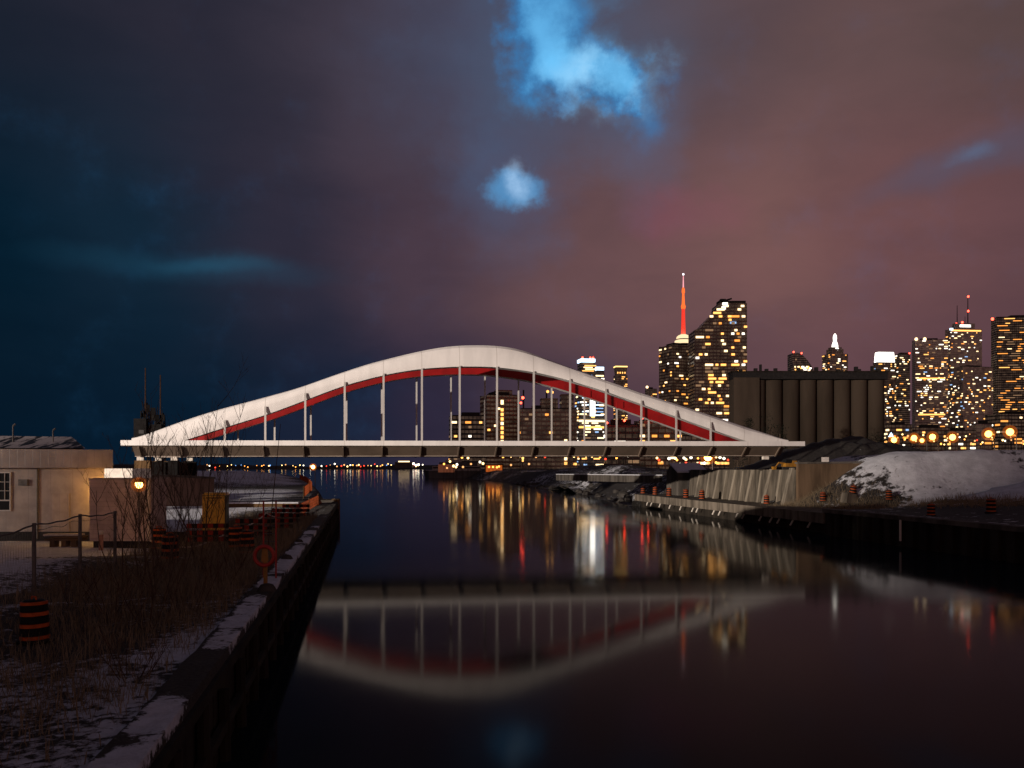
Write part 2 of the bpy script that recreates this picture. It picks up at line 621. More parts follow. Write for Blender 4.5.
LEFT_S, LEFT_Z, LEFT_END = -3.08, 2.3, 107.0
K = 1.206          # the near bank lies 4.1 m below the camera
COPE = .52


def left_shore(Y):
    if Y <= 108:
        return (LEFT_S - COPE - Y * ST) / CT
    return lerp(Y, [108, 116, 160, 240, 335, 500, 700, 900], [(LEFT_S - COPE - 108 * ST) / CT, -24.0, -32.5, -52, -77, -125, -190, -260])


def left_h(X, Y):
    s_, t_ = to_st(X, Y)
    d = left_shore(Y) - X
    z = LEFT_Z - .02 + .10 * fbm(X, Y, 5, 4, 3.1) * sstep(d, 0, 2)
    z += .35 * sstep(d, 2, 7) * sstep(fbm(X, Y, 9, 2, 8.7), -.1, .5) * (1 - sstep(Y, 36, 43))
    # bridge approach bank
    z += 1.5 * sstep(-s_, 24, 30) * sstep(t_, 96, 100) * (1 - sstep(t_, 124, 135))
    z += (.8 * fbm(X, Y, 24, 3, 1.7) + .5) * sstep(Y, 150, 220) * sstep(d, 2, 12)
    if Y > 108:
        z = -.6 + (z + .6) * sstep(d, -.01, 2.2)
    return z


def left_fn(d, Y):
    X = left_shore(Y) - d
    c = .30
    s_, t_ = to_st(X, Y)
    Yw, Y = Y, Y / K
    if Y < 34:
        c = .66 + .34 * fbm(X, Y, 4, 3, 2.2) - .30 * math.exp(-((d - 3.0) / 2.0) ** 2) + .10 * sstep(d, 9, 14) - .25 * sstep(Y, 17, 24) * (1 - sstep(d, 7, 11))
    elif Y < 70:
        c = .34 + .62 * sstep(d, 6, 9.5)
    else:
        c = .72 + .25 * fbm(X, Y, 22, 3, 5)
        c -= .45 * math.exp(-((Y - 150) / 14) ** 2)
        c -= .35 * (1 - sstep(d, 2, 9))
    return X, Yw, left_h(X, Yw), max(0, min(1, c))


sheet('ground', spaced((0, 14, 70), (14, 40, 36), (40, 520, 24)), spaced((-20, 8, 14), (8, 48, 120), (48, 107.9, 60), (107.9, 108.4, 4), (108.4, 360, 60), (360, 900, 20)), left_fn, M['ground_left'])

RIGHT_S, APRON_Z, LEDGE_Z = 43.0, 2.4, 2.05
LEDGE_T = (79.0, 139.0)


def right_shore(Y):
    q = (RIGHT_S - Y * ST) / CT
    if Y <= 146:
        return q
    return lerp(Y, [146, 190, 240, 300, 384, 640, 900, 1100, 4200], [(RIGHT_S - 146 * ST) / CT, 17, 13, 6, -5, -51, -70, -75, -75])


def right_h(X, Y):
    s_, t_ = to_st(X, Y)
    d = X - right_shore(Y)
    n = fbm(X, Y, 7, 4, 4.4)
    if Y <= 146:
        base = APRON_Z + .8 * sstep(s_, 46.5, 58) + .10 * n * sstep(s_, 44.5, 47)
        if LEDGE_T[0] < t_ < 150:
            base = LEDGE_Z - .25 + .02 * n if s_ < 47.9 else LEDGE_Z - .2 + .1 * n
    else:
        base = -.5 + 5.2 * sstep(d, 0, 14) + .5 * n * sstep(d, 1, 6)
    # behind the camera-side apron the far flats
    far = 4.7 + 1.3 * fbm(X, Y, 45, 4, 9.1) * sstep(Y, 200, 300)
    if Y <= 146:
        base = base + (far - base) * sstep(t_, 139, 150) * sstep(s_, 45, 54)
    else:
        base = min(base, far) if d < 14 else far
    # snow-covered mound along the apron
    foot = 50 + max(0, 91 - t_) * .36 + 1.6 * fbm(X, Y, 11, 3, 6.0)
    near = sstep(t_, 80, 90)
    foot -= 2.7 * near
    run = 28 - 16.5 * near
    up = sstep(s_ - foot, -1.5, run)
    lift = (6.7 - .5 * near) * (.55 * up + .45 * max(0, min(1, (s_ - foot) / run)))
    lift *= 1 - sstep(t_, 116, 150)
    lift *= 1 - .45 * sstep(t_, 92.5, 97) * (1 - sstep(s_, 58, 68))
    lift *= 1 - .75 * sstep(s_, 92, 130)
    if s_ > max(foot - 2, 46.5):
        base = max(base, base + lift * (1 + .05 * n))
    # fill behind the abutment
    fill = 5.9 * sstep(s_, 48.3, 48.9) * sstep(t_, 96.0, 96.6) * (1 - sstep(t_, 134, 150))
    base = max(base, fill)
    # dark spoil heap and far humps
    base += 6.6 * math.exp(-((X - 63) / 15) ** 2 - ((Y - 178) / 13) ** 2) * (1 + .22 * n + .05 * fbm(X, Y, 2.5, 3, 1.0))
    base += 4.2 * math.exp(-((X - 92) / 22) ** 2 - ((Y - 176) / 16) ** 2) * (1 + .12 * n)
    base += 2.4 * math.exp(-((X - 24) / 16) ** 2 - ((Y - 235) / 16) ** 2) * (1 + .3 * n)
    base += 2.6 * math.exp(-((X - 38) / 22) ** 2 - ((Y - 330) / 25) ** 2) * (1 + .3 * n)
    return base


def right_fn(d, Y):
    X = right_shore(Y) + d
    s_, t_ = to_st(X, Y)
    z = right_h(X, Y)
    foot = 50 + max(0, 91 - t_) * .36
    c = .26
    if Y < 150:
        if s_ > foot - 2 and t_ < 124:
            k = s_ - foot
            c = .50 + .36 * sstep(k, 0, 5) + .22 * fbm(X, Y, 9, 4, 7.0) - .30 * math.exp(-((k - 17 - 6 * fbm(X, Y, 30, 2, 3.3)) / 1.6) ** 2)
            if t_ > 84:
                c -= .24 * (1 - sstep(k, 2, 9))
        elif s_ < 44.5:
            c = .45
        if t_ > 96:
            c = min(c, .6)
    else:
        c = .34 + .28 * fbm(X, Y, 30, 3, 2.0)
        if math.hypot((X - 68) / 26, (Y - 176) / 18) < 1.3:
            c = .16
    return X, Y, z, max(0, min(1, c))


def right_fn_lo(d, Y):
    return right_fn(d, Y)


sheet('terrain', spaced((0, 12, 48), (12, 62, 110), (62, 160, 60), (160, 3200, 14)),
      spaced((-20, 40, 16), (40, 146, 180), (146, 147, 1), (147, 260, 60), (260, 640, 40), (640, 4200, 16)), right_fn, M['ground_right'])


def drop(px, Y, hfun):
    if hfun is left_h:
        Y = Y * K
    X = (px - CX) / F * Y
    return Vector((X, Y, hfun(X, Y)))


def hit(px, py, hfun, y0=8, y1=400):
    """where the sight line of a pixel first meets the land"""
    Y = y0
    while Y < y1:
        p = at(px, py, Y)
        if p.z <= hfun(p.x, p.y):
            return Vector((p.x, p.y, hfun(p.x, p.y)))
        Y += .1
    p = at(px, py, y1)
    return Vector((p.x, p.y, hfun(p.x, p.y)))


# far lake shore with low woods
def far_fn(u, v):
    X = -1500 + u * 1560
    Y = 2500 + v * 160
    return X, Y, -1 + (7 + 9 * max(0, .5 + fbm(X, 0, 90, 5, 1.0))) * sstep(v, 0, .35), .05


sheet('hills', spaced((0, 1, 160)), spaced((0, 1, 8)), far_fn, M['ground_right'])

# ------------------------------------------------------------------ left quay wall
q = thing('quay_wall', st(LEFT_S, 40, 0), 'dark timbered quay wall with a snowy coping dropping to the water beside the dead grass', 'quay wall')
fa = MB()
tt = -14.0
while tt < LEFT_END:
    ln = 2.6
    jut = random.uniform(-.05, .05)
    top_z = LEFT_Z - .34
    fa.hexa([st(LEFT_S - .55, tt, -1.5), st(LEFT_S + jut, tt, -1.5), st(LEFT_S + jut, tt + ln - .03, -1.5), st(LEFT_S - .55, tt + ln - .03, -1.5),
             st(LEFT_S - .55, tt, top_z), st(LEFT_S - .05 + jut, tt, top_z), st(LEFT_S - .05 + jut, tt + ln - .03, top_z), st(LEFT_S - .55, tt + ln - .03, top_z)])
    fa.tube(st(LEFT_S + .10, tt + .6, -1.5), st(LEFT_S + .05, tt + .6, top_z - random.uniform(.0, .5)), .15, .14, 7)
    tt += ln
for zz in (.7, 1.9):
    fa.hexa([st(LEFT_S + .02, -14, zz), st(LEFT_S + .16, -14, zz), st(LEFT_S + .16, LEFT_END, zz), st(LEFT_S + .02, LEFT_END, zz),
             st(LEFT_S + .02, -14, zz + .22), st(LEFT_S + .16, -14, zz + .22), st(LEFT_S + .16, LEFT_END, zz + .22), st(LEFT_S + .02, LEFT_END, zz + .22)])
fa.build('timber_face', M['black_wall'], q)


def cope_fn(u, v):
    p = st(LEFT_S + .06 - u * (COPE + .15), v)
    n = fbm(p.x, p.y, .9, 4, 1.2)
    z = LEFT_Z + .05 + .05 * n * sstep(u, .02, .3)
    c = .70 + .75 * fbm(p.x, p.y, 2.6, 4, 4.0)
    v = v / K
    c -= .95 * math.exp(-((v - 15.6) / 1.6) ** 2) + .5 * math.exp(-((v - 24.3) / .5) ** 2) + .7 * sstep(v, 44, 60) + .35 * sstep(u, .75, 1)
    if u <= 0:
        z = LEFT_Z - .38
        c = 0
    return p.x, p.y, z, max(0, min(1, c))


cp = sheet('coping', [0, .001] + spaced((.05, 1, 8)), spaced((-14, 8, 20), (8, 55, 150), (55, LEFT_END, 60)), cope_fn, M['ground_left'], 'thing')
del cp['kind']
for v in cp.data.vertices:
    v.co -= q.location
cp.parent = q

# rough stone end of the quay
end = thing('quay_head', st(LEFT_S - .6, LEFT_END, 0), 'squared quay end of rusty sheet piles where the timber wall stops', 'quay end')
eb = MB()
for i in range(7):
    eb.tube(st(LEFT_S - .4 + .30 * (i % 2), LEFT_END + .3 + i * .5, -1.5), st(LEFT_S - .4 + .3 * (i % 2), LEFT_END + .3 + i * .5, 2.6), .32, .32, 8)
eb.build('sheet_pile', M['timber'], end)
MB().box(st(LEFT_S - 1.2, LEFT_END + 1.8, 2.4), (1.6, 3.9, .28), TH).build('cap_beam', M['concrete_dark'], end)

# ------------------------------------------------------------------ right dock and walls
dock = thing('concrete_dock', st(RIGHT_S, 109, 0), 'long low concrete dock ledge below the ribbed abutment with pale struts under its edge', 'dock')
MB().hexa([st(RIGHT_S - .3, LEDGE_T[0], LEDGE_Z - 1.0), st(RIGHT_S + 5, LEDGE_T[0], LEDGE_Z - 1.0), st(RIGHT_S + 5, LEDGE_T[1], LEDGE_Z - 1.0), st(RIGHT_S - .3, LEDGE_T[1], LEDGE_Z - 1.0),
           st(RIGHT_S - .3, LEDGE_T[0], LEDGE_Z), st(RIGHT_S + 5, LEDGE_T[0], LEDGE_Z), st(RIGHT_S + 5, LEDGE_T[1], LEDGE_Z), st(RIGHT_S - .3, LEDGE_T[1], LEDGE_Z)]).build('slab', M['concrete'], dock)
MB().hexa([st(RIGHT_S + .7, LEDGE_T[0] + .2, -1.5), st(RIGHT_S + 4.6, LEDGE_T[0] + .2, -1.5), st(RIGHT_S + 4.6, LEDGE_T[1] - .2, -1.5), st(RIGHT_S + .7, LEDGE_T[1] - .2, -1.5),
           st(RIGHT_S + .7, LEDGE_T[0] + .2, LEDGE_Z - 1.01), st(RIGHT_S + 4.6, LEDGE_T[0] + .2, LEDGE_Z - 1.01), st(RIGHT_S + 4.6, LEDGE_T[1] - .2, LEDGE_Z - 1.01), st(RIGHT_S + .7, LEDGE_T[1] - .2, LEDGE_Z - 1.01)]).build('pile_wall', M['black_wall'], dock)
for tt in (82, 85.6, 88.6, 90.4, 93, 97.5, 99.3, 104.5, 106.4, 112, 113.6, 118.2, 122.6, 127, 131, 133):
    MB().tube(st(RIGHT_S - .12, tt + .35, LEDGE_Z - 1.55), st(RIGHT_S - .12, tt - .25, LEDGE_Z - 1.02), .10, .10, 6).build('strut', M['white_tarp'], dock)

bw = thing('sheet_pile_wall', st(RIGHT_S, 30, 0), 'black sheet pile bank wall with a faint snowy top beam below the snow mound', 'bank wall')
pb = MB()
tt = -20.0
while tt < LEDGE_T[0] - .2:
    o_ = .0 if int(round(tt / .8)) % 2 else .28
    pb.hexa([st(RIGHT_S - .35 + o_, tt, -1.5), st(RIGHT_S + .6, tt, -1.5), st(RIGHT_S + .6, tt + .78, -1.5), st(RIGHT_S - .35 + o_, tt + .78, -1.5),
             st(RIGHT_S - .35 + o_, tt, APRON_Z - .3), st(RIGHT_S + .6, tt, APRON_Z - .3), st(RIGHT_S + .6, tt + .78, APRON_Z - .3), st(RIGHT_S - .35 + o_, tt + .78, APRON_Z - .3)])
    tt += .8
pb.build('sheet_pile', M['black_wall'], bw)
MB().hexa([st(RIGHT_S - .45, -20, APRON_Z - .29), st(RIGHT_S + .75, -20, APRON_Z - .29), st(RIGHT_S + .75, LEDGE_T[0] - .1, APRON_Z - .29), st(RIGHT_S - .45, LEDGE_T[0] - .1, APRON_Z - .29),
           st(RIGHT_S - .45, -20, APRON_Z + .06), st(RIGHT_S + .75, -20, APRON_Z + .06), st(RIGHT_S + .75, LEDGE_T[0] - .1, APRON_Z + .06), st(RIGHT_S - .45, LEDGE_T[0] - .1, APRON_Z + .06)]).build('cap_beam', M['concrete_dark'], bw)
MB().box(st(RIGHT_S - .5, 66.3, 1.3), (.14, .10, 1.7), TH).build('fender_strip', M['white_tarp'], bw)

# ribbed abutment on the right bank
ab = thing('ribbed_abutment', st(48, 115, 2), 'pale concrete abutment with sloping ribs carrying the end of the bridge above the dock', 'abutment')
MB().hexa([st(48.0, 95.5, 1.6), st(49.2, 95.5, 1.6), st(49.2, 129, 1.6), st(48.0, 129, 1.6), st(48.35, 95.5, 6.1), st(49.2, 95.5, 6.1), st(49.2, 129, 6.0), st(48.35, 129, 6.0)]).build('wall', M['concrete_wall'], ab)
for tt, dd, ww_, zt in ((96.2, .95, .8, 6.6), (99.0, .5, .5, 6.35), (101.4, .95, .8, 6.45), (104.2, .45, .45, 6.2), (106.6, .8, .7, 6.3), (109.6, .45, .45, 6.2), (112, .7, .6, 6.3), (115, .45, .45, 6.2), (117.6, .7, .6, 6.3), (121, .45, .45, 6.2), (124.5, .7, .6, 6.3)):
    MB().hexa([st(48.05 - dd, tt, 1.75), st(48.3, tt, 1.75), st(48.3, tt + ww_, 1.75), st(48.05 - dd, tt + ww_, 1.75),
               st(48.25, tt, zt - .3), st(48.5, tt, zt - .3), st(48.5, tt + ww_, zt - .3), st(48.25, tt + ww_, zt - .3)]).build('rib', M['rib_concrete'], ab)
wing = thing('wing_wall', st(52, 95, 2), 'sloping concrete wing wall running from the ribbed abutment into the snow mound', 'wall')
MB().hexa([st(48.3, 94.9, 1.6), st(60, 93.2, 2.2), st(60, 93.9, 2.2), st(48.3, 95.45, 1.6), st(48.3, 94.9, 6.75), st(60, 93.2, 6.9), st(60, 93.9, 6.9), st(48.3, 95.45, 6.75)]).build('wall_slab', mat('ochre_concrete', (.15, .10, .062), .9, .5, .8, streak=True), wing)
MB().hexa([st(48.2, 94.75, 6.76), st(60, 93.05, 6.91), st(60, 94.0, 6.91), st(48.2, 95.6, 6.76), st(48.2, 94.75, 6.95), st(60, 93.05, 7.1), st(60, 94.0, 7.1), st(48.2, 95.6, 6.95)]).build('coping', M['concrete_dark'], wing)
gb = thing('pump_house', st(49.5, 133.5, 2), 'small grey concrete hut with a snowy pitched top at the far end of the abutment', 'hut')
MB().prism([st(47.2, 131.2, 1.7), st(47.2, 136.6, 1.7), st(47.2, 136.6, 5.6), st(47.2, 134.6, 6.8), st(47.2, 131.2, 5.5)], Vector(st(4.6, 0)) - Vector(st(0, 0))).build('wall', M['concrete_dark'], gb)
MB().hexa([st(47.0, 131.0, 5.52), st(51.9, 131.0, 5.52), st(51.9, 134.6, 6.83), st(47.0, 134.6, 6.83), st(47.0, 131.0, 5.72), st(51.9, 131.0, 5.72), st(51.9, 134.6, 7.03), st(47.0, 134.6, 7.03)]).build('roof', M['snow'], gb)

lw = thing('river_parapet', st(52, 180, 4), 'low pale wall with a snow cap running across the dark bank behind the dock', 'wall')
a_, b_ = at(556, 474.5, 215), at(662, 475.5, 168)
for nm, z0, z1, k in (('wall', -1.4, 0, 1), ('snow_cap', .003, .14, 1.25)):
    w_ = .3 * k
    MB().hexa([(a_.x, a_.y - w_, a_.z + z0), (b_.x, b_.y - w_, b_.z + z0), (b_.x, b_.y + w_, b_.z + z0), (a_.x, a_.y + w_, a_.z + z0),
               (a_.x, a_.y - w_, a_.z + z1), (b_.x, b_.y - w_, b_.z + z1), (b_.x, b_.y + w_, b_.z + z1), (a_.x, a_.y + w_, a_.z + z1)]).build(nm, M['concrete_dark'] if nm == 'wall' else M['snow'], lw)

# ------------------------------------------------------------------ the bridge
BX, BY, WID, SPC = -3.923, 105.0, 10.58, 4.382


def br(s, t, z):
    return Vector((BX + s * CT - t * ST, BY + s * ST + t * CT, z))


def s_of(px, t=0.0):
    q_ = (px - CX) / F
    return (q_ * (BY + t * CT) - BX + t * ST) / (CT - q_ * ST)


def sz(px, py, t=0.0):
    s_ = s_of(px, t)
    return s_, CZ + (HY - py) / F * (BY + s_ * ST + t * CT)


TOP = [(133, 439.5), (150, 433.5), (168.4, 426), (190, 418.5), (217, 410), (266, 397), (300, 387.5), (329, 377), (368, 364), (407, 354), (436.5, 347.8), (456, 345.6), (475, 345), (490, 345.2), (505, 346.4), (519, 349),
       (538.6, 355.5), (558, 363), (577.7, 370), (597, 377), (616.7, 383.7), (636, 391), (656, 397.5), (680, 405), (718, 417.5), (757, 430.6), (786, 441)]
BOT = [(150, 451), (185, 440.5), (225, 427.5), (266, 415), (290, 406.3), (305, 400.5), (329, 391.3), (345, 385.5), (368, 379.3), (383, 375.5), (407, 371), (430, 368.3), (460, 366.8), (490, 367), (510, 369), (533.7, 372.3),
       (552, 376.3), (570, 381), (605, 391.6), (640, 404), (679, 418), (712, 429.8), (743.5, 440.5), (775, 451.5)]
tp = [sz(x, y, .7) for x, y in TOP]
bt = [sz(x, y, .4) for x, y in BOT]
S0, S1 = s_of(120.5, -1), s_of(805, -1)
zl, zr = sz(120.5, 440.2, -1)[1], sz(805, 441.4, -1)[1]


def deck_z(s):
    return zl + (zr - zl) * (s - S0) / (S1 - S0)


def z_top(s):
    v = [lerp(s + k, [p[0] for p in tp], [p[1] for p in tp]) for k in (-1.2, -.6, 0, .6, 1.2)]
    return sum(v) / 5


def z_bot(s):
    v = [lerp(s + k, [p[0] for p in bt], [p[1] for p in bt]) for k in (-1.2, -.6, 0, .6, 1.2)]
    return max(sum(v) / 5, deck_z(s) - .05)


KX = [(k - 6.5) * SPC for k in (-2.5, 0, 1, 2, 3, 4, 5, 8, 9, 10, 11, 12, 13, 15)]
KO = [.5, .80, 1.0, .80, .40, .20, .08, .10, .22, .32, .40, .80, .95, .5]

bridge = thing('arch_bridge', br(0, WID / 2, 0), 'long white arch bridge with red inner arch faces spanning the canal on slim hangers', 'bridge')


def arch(flip):
    mb = MB()
    N = 150
    s0, s1 = tp[0][0], tp[-1][0]
    rings = []
    for i in range(N + 1):
        s = s0 + (s1 - s0) * i / N
        zt, zb = z_top(s), z_bot(s)
        zt = max(zt, zb + .06)
        h = zt - zb
        o = min(lerp(s, KX, KO), h * .45)
        wd = .35 + .9 * sstep(h, .2, 2.0)
        lean = .14 * min(1, o / .8) * wd
        pts = [(lean + .02, zb), (.02, zb + o + .01), (.03, zb + o + .25 * (h - o)), (.13 * wd, zb + o + .62 * (h - o)), (.36 * wd, zb + o + .88 * (h - o)), (.68 * wd, zt), (1.05 * wd, zt - .03 * h), (1.25 * wd + .1, zt - .14 * h),
               (1.22 * wd + .12, zb + .12 * h), (1.2 * wd + .12, zb)]
        rings.append([br(s, (WID - t_) if flip else t_, z) for t_, z in pts])
    n = len(rings[0])
    for r in rings:
        mb.v += [tuple(p) for p in r]
    for i in range(N):
        for j in range(n):
            a, b2 = i * n + j, i * n + (j + 1) % n
            f = (a, a + n, b2 + n, b2) if not flip else (a, b2, b2 + n, a + n)
            mb.f.append(f)
            mb.mi.append(1 if j in (7, 8) else 0)
    mb.f += [tuple(range(n)), tuple(N * n + j for j in range(n - 1, -1, -1))]
    mb.mi += [0, 0]
    o = mb.build('arch', [M['bridge_white'], M['bridge_red']], bridge, smooth=False)
    me = o.data
    me.polygons.foreach_set('use_smooth', [True] * len(me.polygons))
    try:
        me.set_sharp_from_angle(angle=math.radians(24))
    except Exception:
        pass
    return o


fa_ = arch(False)
ba_ = arch(True)
ba_['label'] = 'second arch whose bright red inner face shows below the white one'
# brackets between the arch faces, where hangers are fixed
for flip in (False, True):
    for k in range(14):
        s = (k - 6.5) * SPC
        o = lerp(s, KX, KO)
        zt = z_bot(s) + min(o, .45 * (z_top(s) - z_bot(s)))
        tf = 0.0 if not flip else WID
        h = .11 if not flip else .10
        mb = MB()
        sg = -1 if not flip else 1
        mb.hexa([br(s - h, tf + min(0, sg * .10), deck_z(s) - .05), br(s + h, tf + min(0, sg * .10), deck_z(s) - .05), br(s + h, tf + max(0, sg * .10), deck_z(s) - .05), br(s - h, tf + max(0, sg * .10), deck_z(s) - .05),
                 br(s - h, tf + min(0, sg * .10), zt), br(s + h, tf + min(0, sg * .10), zt), br(s + h, tf + max(0, sg * .10), zt), br(s - h, tf + max(0, sg * .10), zt)])
        mb.build('hanger', M['hanger_paint'], bridge)
        if flip and 0 < k < 13:
            zb = z_bot(s)
            d = MB()
            d.prism([br(s - .45, WID - 1.30, zb + .05), br(s + .45, WID - 1.30, zb + .05), br(s + .45, WID - 1.30, zb + .9), br(s - .45, WID - 1.30, zb + .9)], br(0, -.22, 0) - br(0, 0, 0))
            d.build('bracket', M['bridge_red'], bridge)


def strip(mb, s0, s1, prof, n=40, mi=0):
    """a profile in (t, height above deck) carried along the bridge"""
    for i in range(n):
        a, b2 = s0 + (s1 - s0) * i / n, s0 + (s1 - s0) * (i + 1) / n
        if i == 0:
            o = len(mb.v)
            mb.v += [tuple(br(a, t_, deck_z(a) + z)) for t_, z in prof]
            st0 = o
        mb.v += [tuple(br(b2, t_, deck_z(b2) + z)) for t_, z in prof]
        k = len(prof)
        c0 = len(mb.v) - 2 * k
        for j in range(k):
            mb.f.append((c0 + j, c0 + k + j, c0 + k + (j + 1) % k, c0 + (j + 1) % k))
            mb.mi.append(mi)
    mb.f += [tuple(range(st0, st0 + k)), tuple(range(len(mb.v) - 1, len(mb.v) - k - 1, -1))]
    mb.mi += [mi, mi]
    return mb


strip(MB(), S0, S1, [(-.78, -.62), (WID + .78, -.62), (WID + .78, -.12), (-.78, -.12)]).build('deck', M['concrete'], bridge)
for t0 in (-1.0, WID + .785):
    strip(MB(), S0, S1, [(t0, -.56), (t0 + .215, -.56), (t0 + .215, .0), (t0, .0)]).build('edge_beam', M['bridge_white'], bridge)
G0, G1 = s_of(134, 0), s_of(788, 0)
for a in ([(-.80, -.67), (.50, -1.70), (.56, -1.62), (-.62, -.67)], [(WID + .62, -.67), (WID - .56, -1.62), (WID - .50, -1.70), (WID + .80, -.67)]):
    strip(MB(), G0, G1 - .8, a).build('soffit_panel', M['steel_grey'], bridge)
for t0 in (.42, WID - 1.22):
    strip(MB(), G0, G1 - 1.6, [(t0, -1.765), (t0 + .8, -1.765), (t0 + .8, -1.705), (t0, -1.705)]).build('bottom_flange', M['flange'], bridge)
    strip(MB(), G0 + .05, G1 - 1.65, [(t0 + .30, -1.70), (t0 + .5, -1.70), (t0 + .5, -.63), (t0 + .30, -.63)]).build('girder_web', M['steel_grey'], bridge)
for k in range(-2, 17):
    s = (k - 6.5) * SPC - .25
    if not (G0 + .3 < s < G1 - 1.0):
        continue
    for flip in (False, True):
        pl = [(-.93, -.67), (-.93, -.80), (.34, -1.84), (.52, -1.84), (.52, -1.69), (-.79, -.665)]
        z0 = deck_z(s)
        poly = [br(s, (WID - t_) if flip else t_, z0 + z) for t_, z in pl]
        MB().prism(poly, br(.14, 0, 0) - br(0, 0, 0)).build('floor_rib', M['steel_grey'], bridge)
    MB().hexa([br(s, 1.2, z0 - 1.5), br(s + .3, 1.2, z0 - 1.5), br(s + .3, WID - 1.2, z0 - 1.5), br(s, WID - 1.2, z0 - 1.5), br(s, 1.2, z0 - .63), br(s + .3, 1.2, z0 - .63), br(s + .3, WID - 1.2, z0 - .63), br(s, WID - 1.2, z0 - .63)]).build('cross_beam', M['steel_grey'], bridge)
for s in (G0 + .5, G0 + 4.1, G1 - 2.6):
    for t0 in (.8, WID - .8):
        MB().box(br(s, t0, deck_z(s) - 2.0), (.7, .5, .38), TH).build('bearing', M['white_tarp'], bridge)

# left pier and abutment under the bridge
pr = thing('timber_pier', br(G0 + 2, 5, 4), 'brown pier of heavy posts holding up the end of the bridge beside the site trailers', 'pier')
for s, wd, m2 in ((G0 + .8, 1.7, 'timber'), (G0 + 2.6, .5, 'rig_black'), (G0 + 4.0, 1.0, 'rig_black')):
    for t0 in (.5, WID - 1.2):
        MB().box(br(s, t0 + .2, (deck_z(s) - 2.2 + 2.2) / 2), (wd, .9, deck_z(s) - 2.2 - 2.2), TH).build('post', M[m2], pr)
MB().hexa([br(G0 - .4, 3, 2.2), br(G0 + 6, 3, 2.2), br(G0 + 6, 3.6, 2.2), br(G0 - .4, 3.6, 2.2), br(G0 - .4, 3, 7), br(G0 + 6, 3, 7), br(G0 + 6, 3.6, 7), br(G0 - .4, 3.6, 7)]).build('back_wall', M['rig_black'], pr)
aw = thing('abutment_wall', at(180, 500, 92), 'brownish concrete retaining wall standing below the bridge behind the bare saplings', 'wall')
a_, b_ = at(148, 476, 92), at(214, 478, 97)
MB().hexa([(a_.x, a_.y, 1.8), (b_.x, b_.y, 1.8), (b_.x - .3, b_.y + 1.0, 1.8), (a_.x - .3, a_.y + 1.0, 1.8), (a_.x, a_.y, a_.z), (b_.x, b_.y, b_.z - .1), (b_.x - .3, b_.y + 1.0, b_.z - .1), (a_.x - .3, a_.y + 1.0, a_.z)]).build('wall_slab', mat('ruddy_concrete', (.24, .16, .125), .9, .45, .5, streak=True), aw)
MB().hexa([(a_.x - .1, a_.y - .1, a_.z + .003), (b_.x + .1, b_.y - .1, b_.z - .097), (b_.x - .2, b_.y + 1.1, b_.z - .097), (a_.x - .4, a_.y + 1.1, a_.z + .003), (a_.x - .1, a_.y - .1, a_.z + .22), (b_.x + .1, b_.y - .1, b_.z + .12), (b_.x - .2, b_.y + 1.1, b_.z + .12), (a_.x - .4, a_.y + 1.1, a_.z + .22)]).build('coping', M['concrete_dark'], aw)

# drilling rigs standing behind the bridge end
for i, (px, ym, yb, lab) in enumerate(((145.5, 368, 411, 'dark drilling rig with the taller thin mast behind the end of the arch'), (160.5, 375, 417, 'dark drilling rig with the shorter mast partly hidden by the arch end'))):
    Y = 124 + 4 * i
    gz = 2.4
    p = at(px, ym, Y)
    r = thing('drilling_rig', (p.x, Y, gz), lab, 'drilling rig', 'drilling rigs behind the bridge')
    zb = at(px, yb, Y).z
    MB().box((p.x, Y, gz + .5), (3.2, 4.2, 1.0)).box((p.x, Y, gz + 1.6), (2.6, 3.4, 1.1)).build('track_base', M['rig_black'], r)
    lm = MB()
    for sx in (-.55, .55):
        for sy in (-.5, .5):
            lm.tube((p.x + sx, Y + sy, gz + 2), (p.x + sx * .8, Y + sy * .8, zb), .10, .10, 5)
    z = gz + 2
    while z < zb - 1:
        lm.tube((p.x - .55, Y - .5, z), (p.x + .5, Y - .5, z + 1), .06, .06, 4).tube((p.x + .55, Y + .5, z), (p.x - .5, Y + .5, z + 1), .06, .06, 4).tube((p.x - .55, Y + .5, z), (p.x - .5, Y - .5, z + 1), .06, .06, 4)
        z += 1
    lm.build('leader', M['rig_black'], r)
    MB().box((p.x - .3, Y - .7, zb - 2.4), (1.7, .9, 2.6)).box((p.x + .9, Y - .3, zb - 3.8), (1.2, .8, 2.2)).box((p.x - 1.1, Y - .4, zb - 4.6), (.9, .8, 2.0)).build('drive_head', M['rig_black'], r)
    rr_ = random.Random(40 + i)
    jk = MB()
    for _ in range(14):
        jk.box((p.x + rr_.uniform(-1.5, 1.5), Y + rr_.uniform(-.8, .6), zb - rr_.uniform(-.9, 5.5)), (rr_.uniform(.2, .7), rr_.uniform(.2, .6), rr_.uniform(.3, 1.2)), rr_.uniform(0, 1))
    for _ in range(6):
        x0_ = p.x + rr_.uniform(-1.6, 1.6)
        jk.tube((x0_, Y - .6, zb - rr_.uniform(2, 6)), (p.x + rr_.uniform(-.5, .5), Y, zb + rr_.uniform(-.5, 1.4)), .06, .05, 5)
    jk.build('hydraulic_gear', M['rig_black'], r)
    MB().box((p.x - .1, Y - 1.17, zb - 2.9), (.7, .03, .5)).build('plate', M['dark_steel'], r)
    MB().tube((p.x, Y, zb - 1.2), (p.x, Y, p.z), .11, .08, 6).build('mast', M['dark_rust'], r)

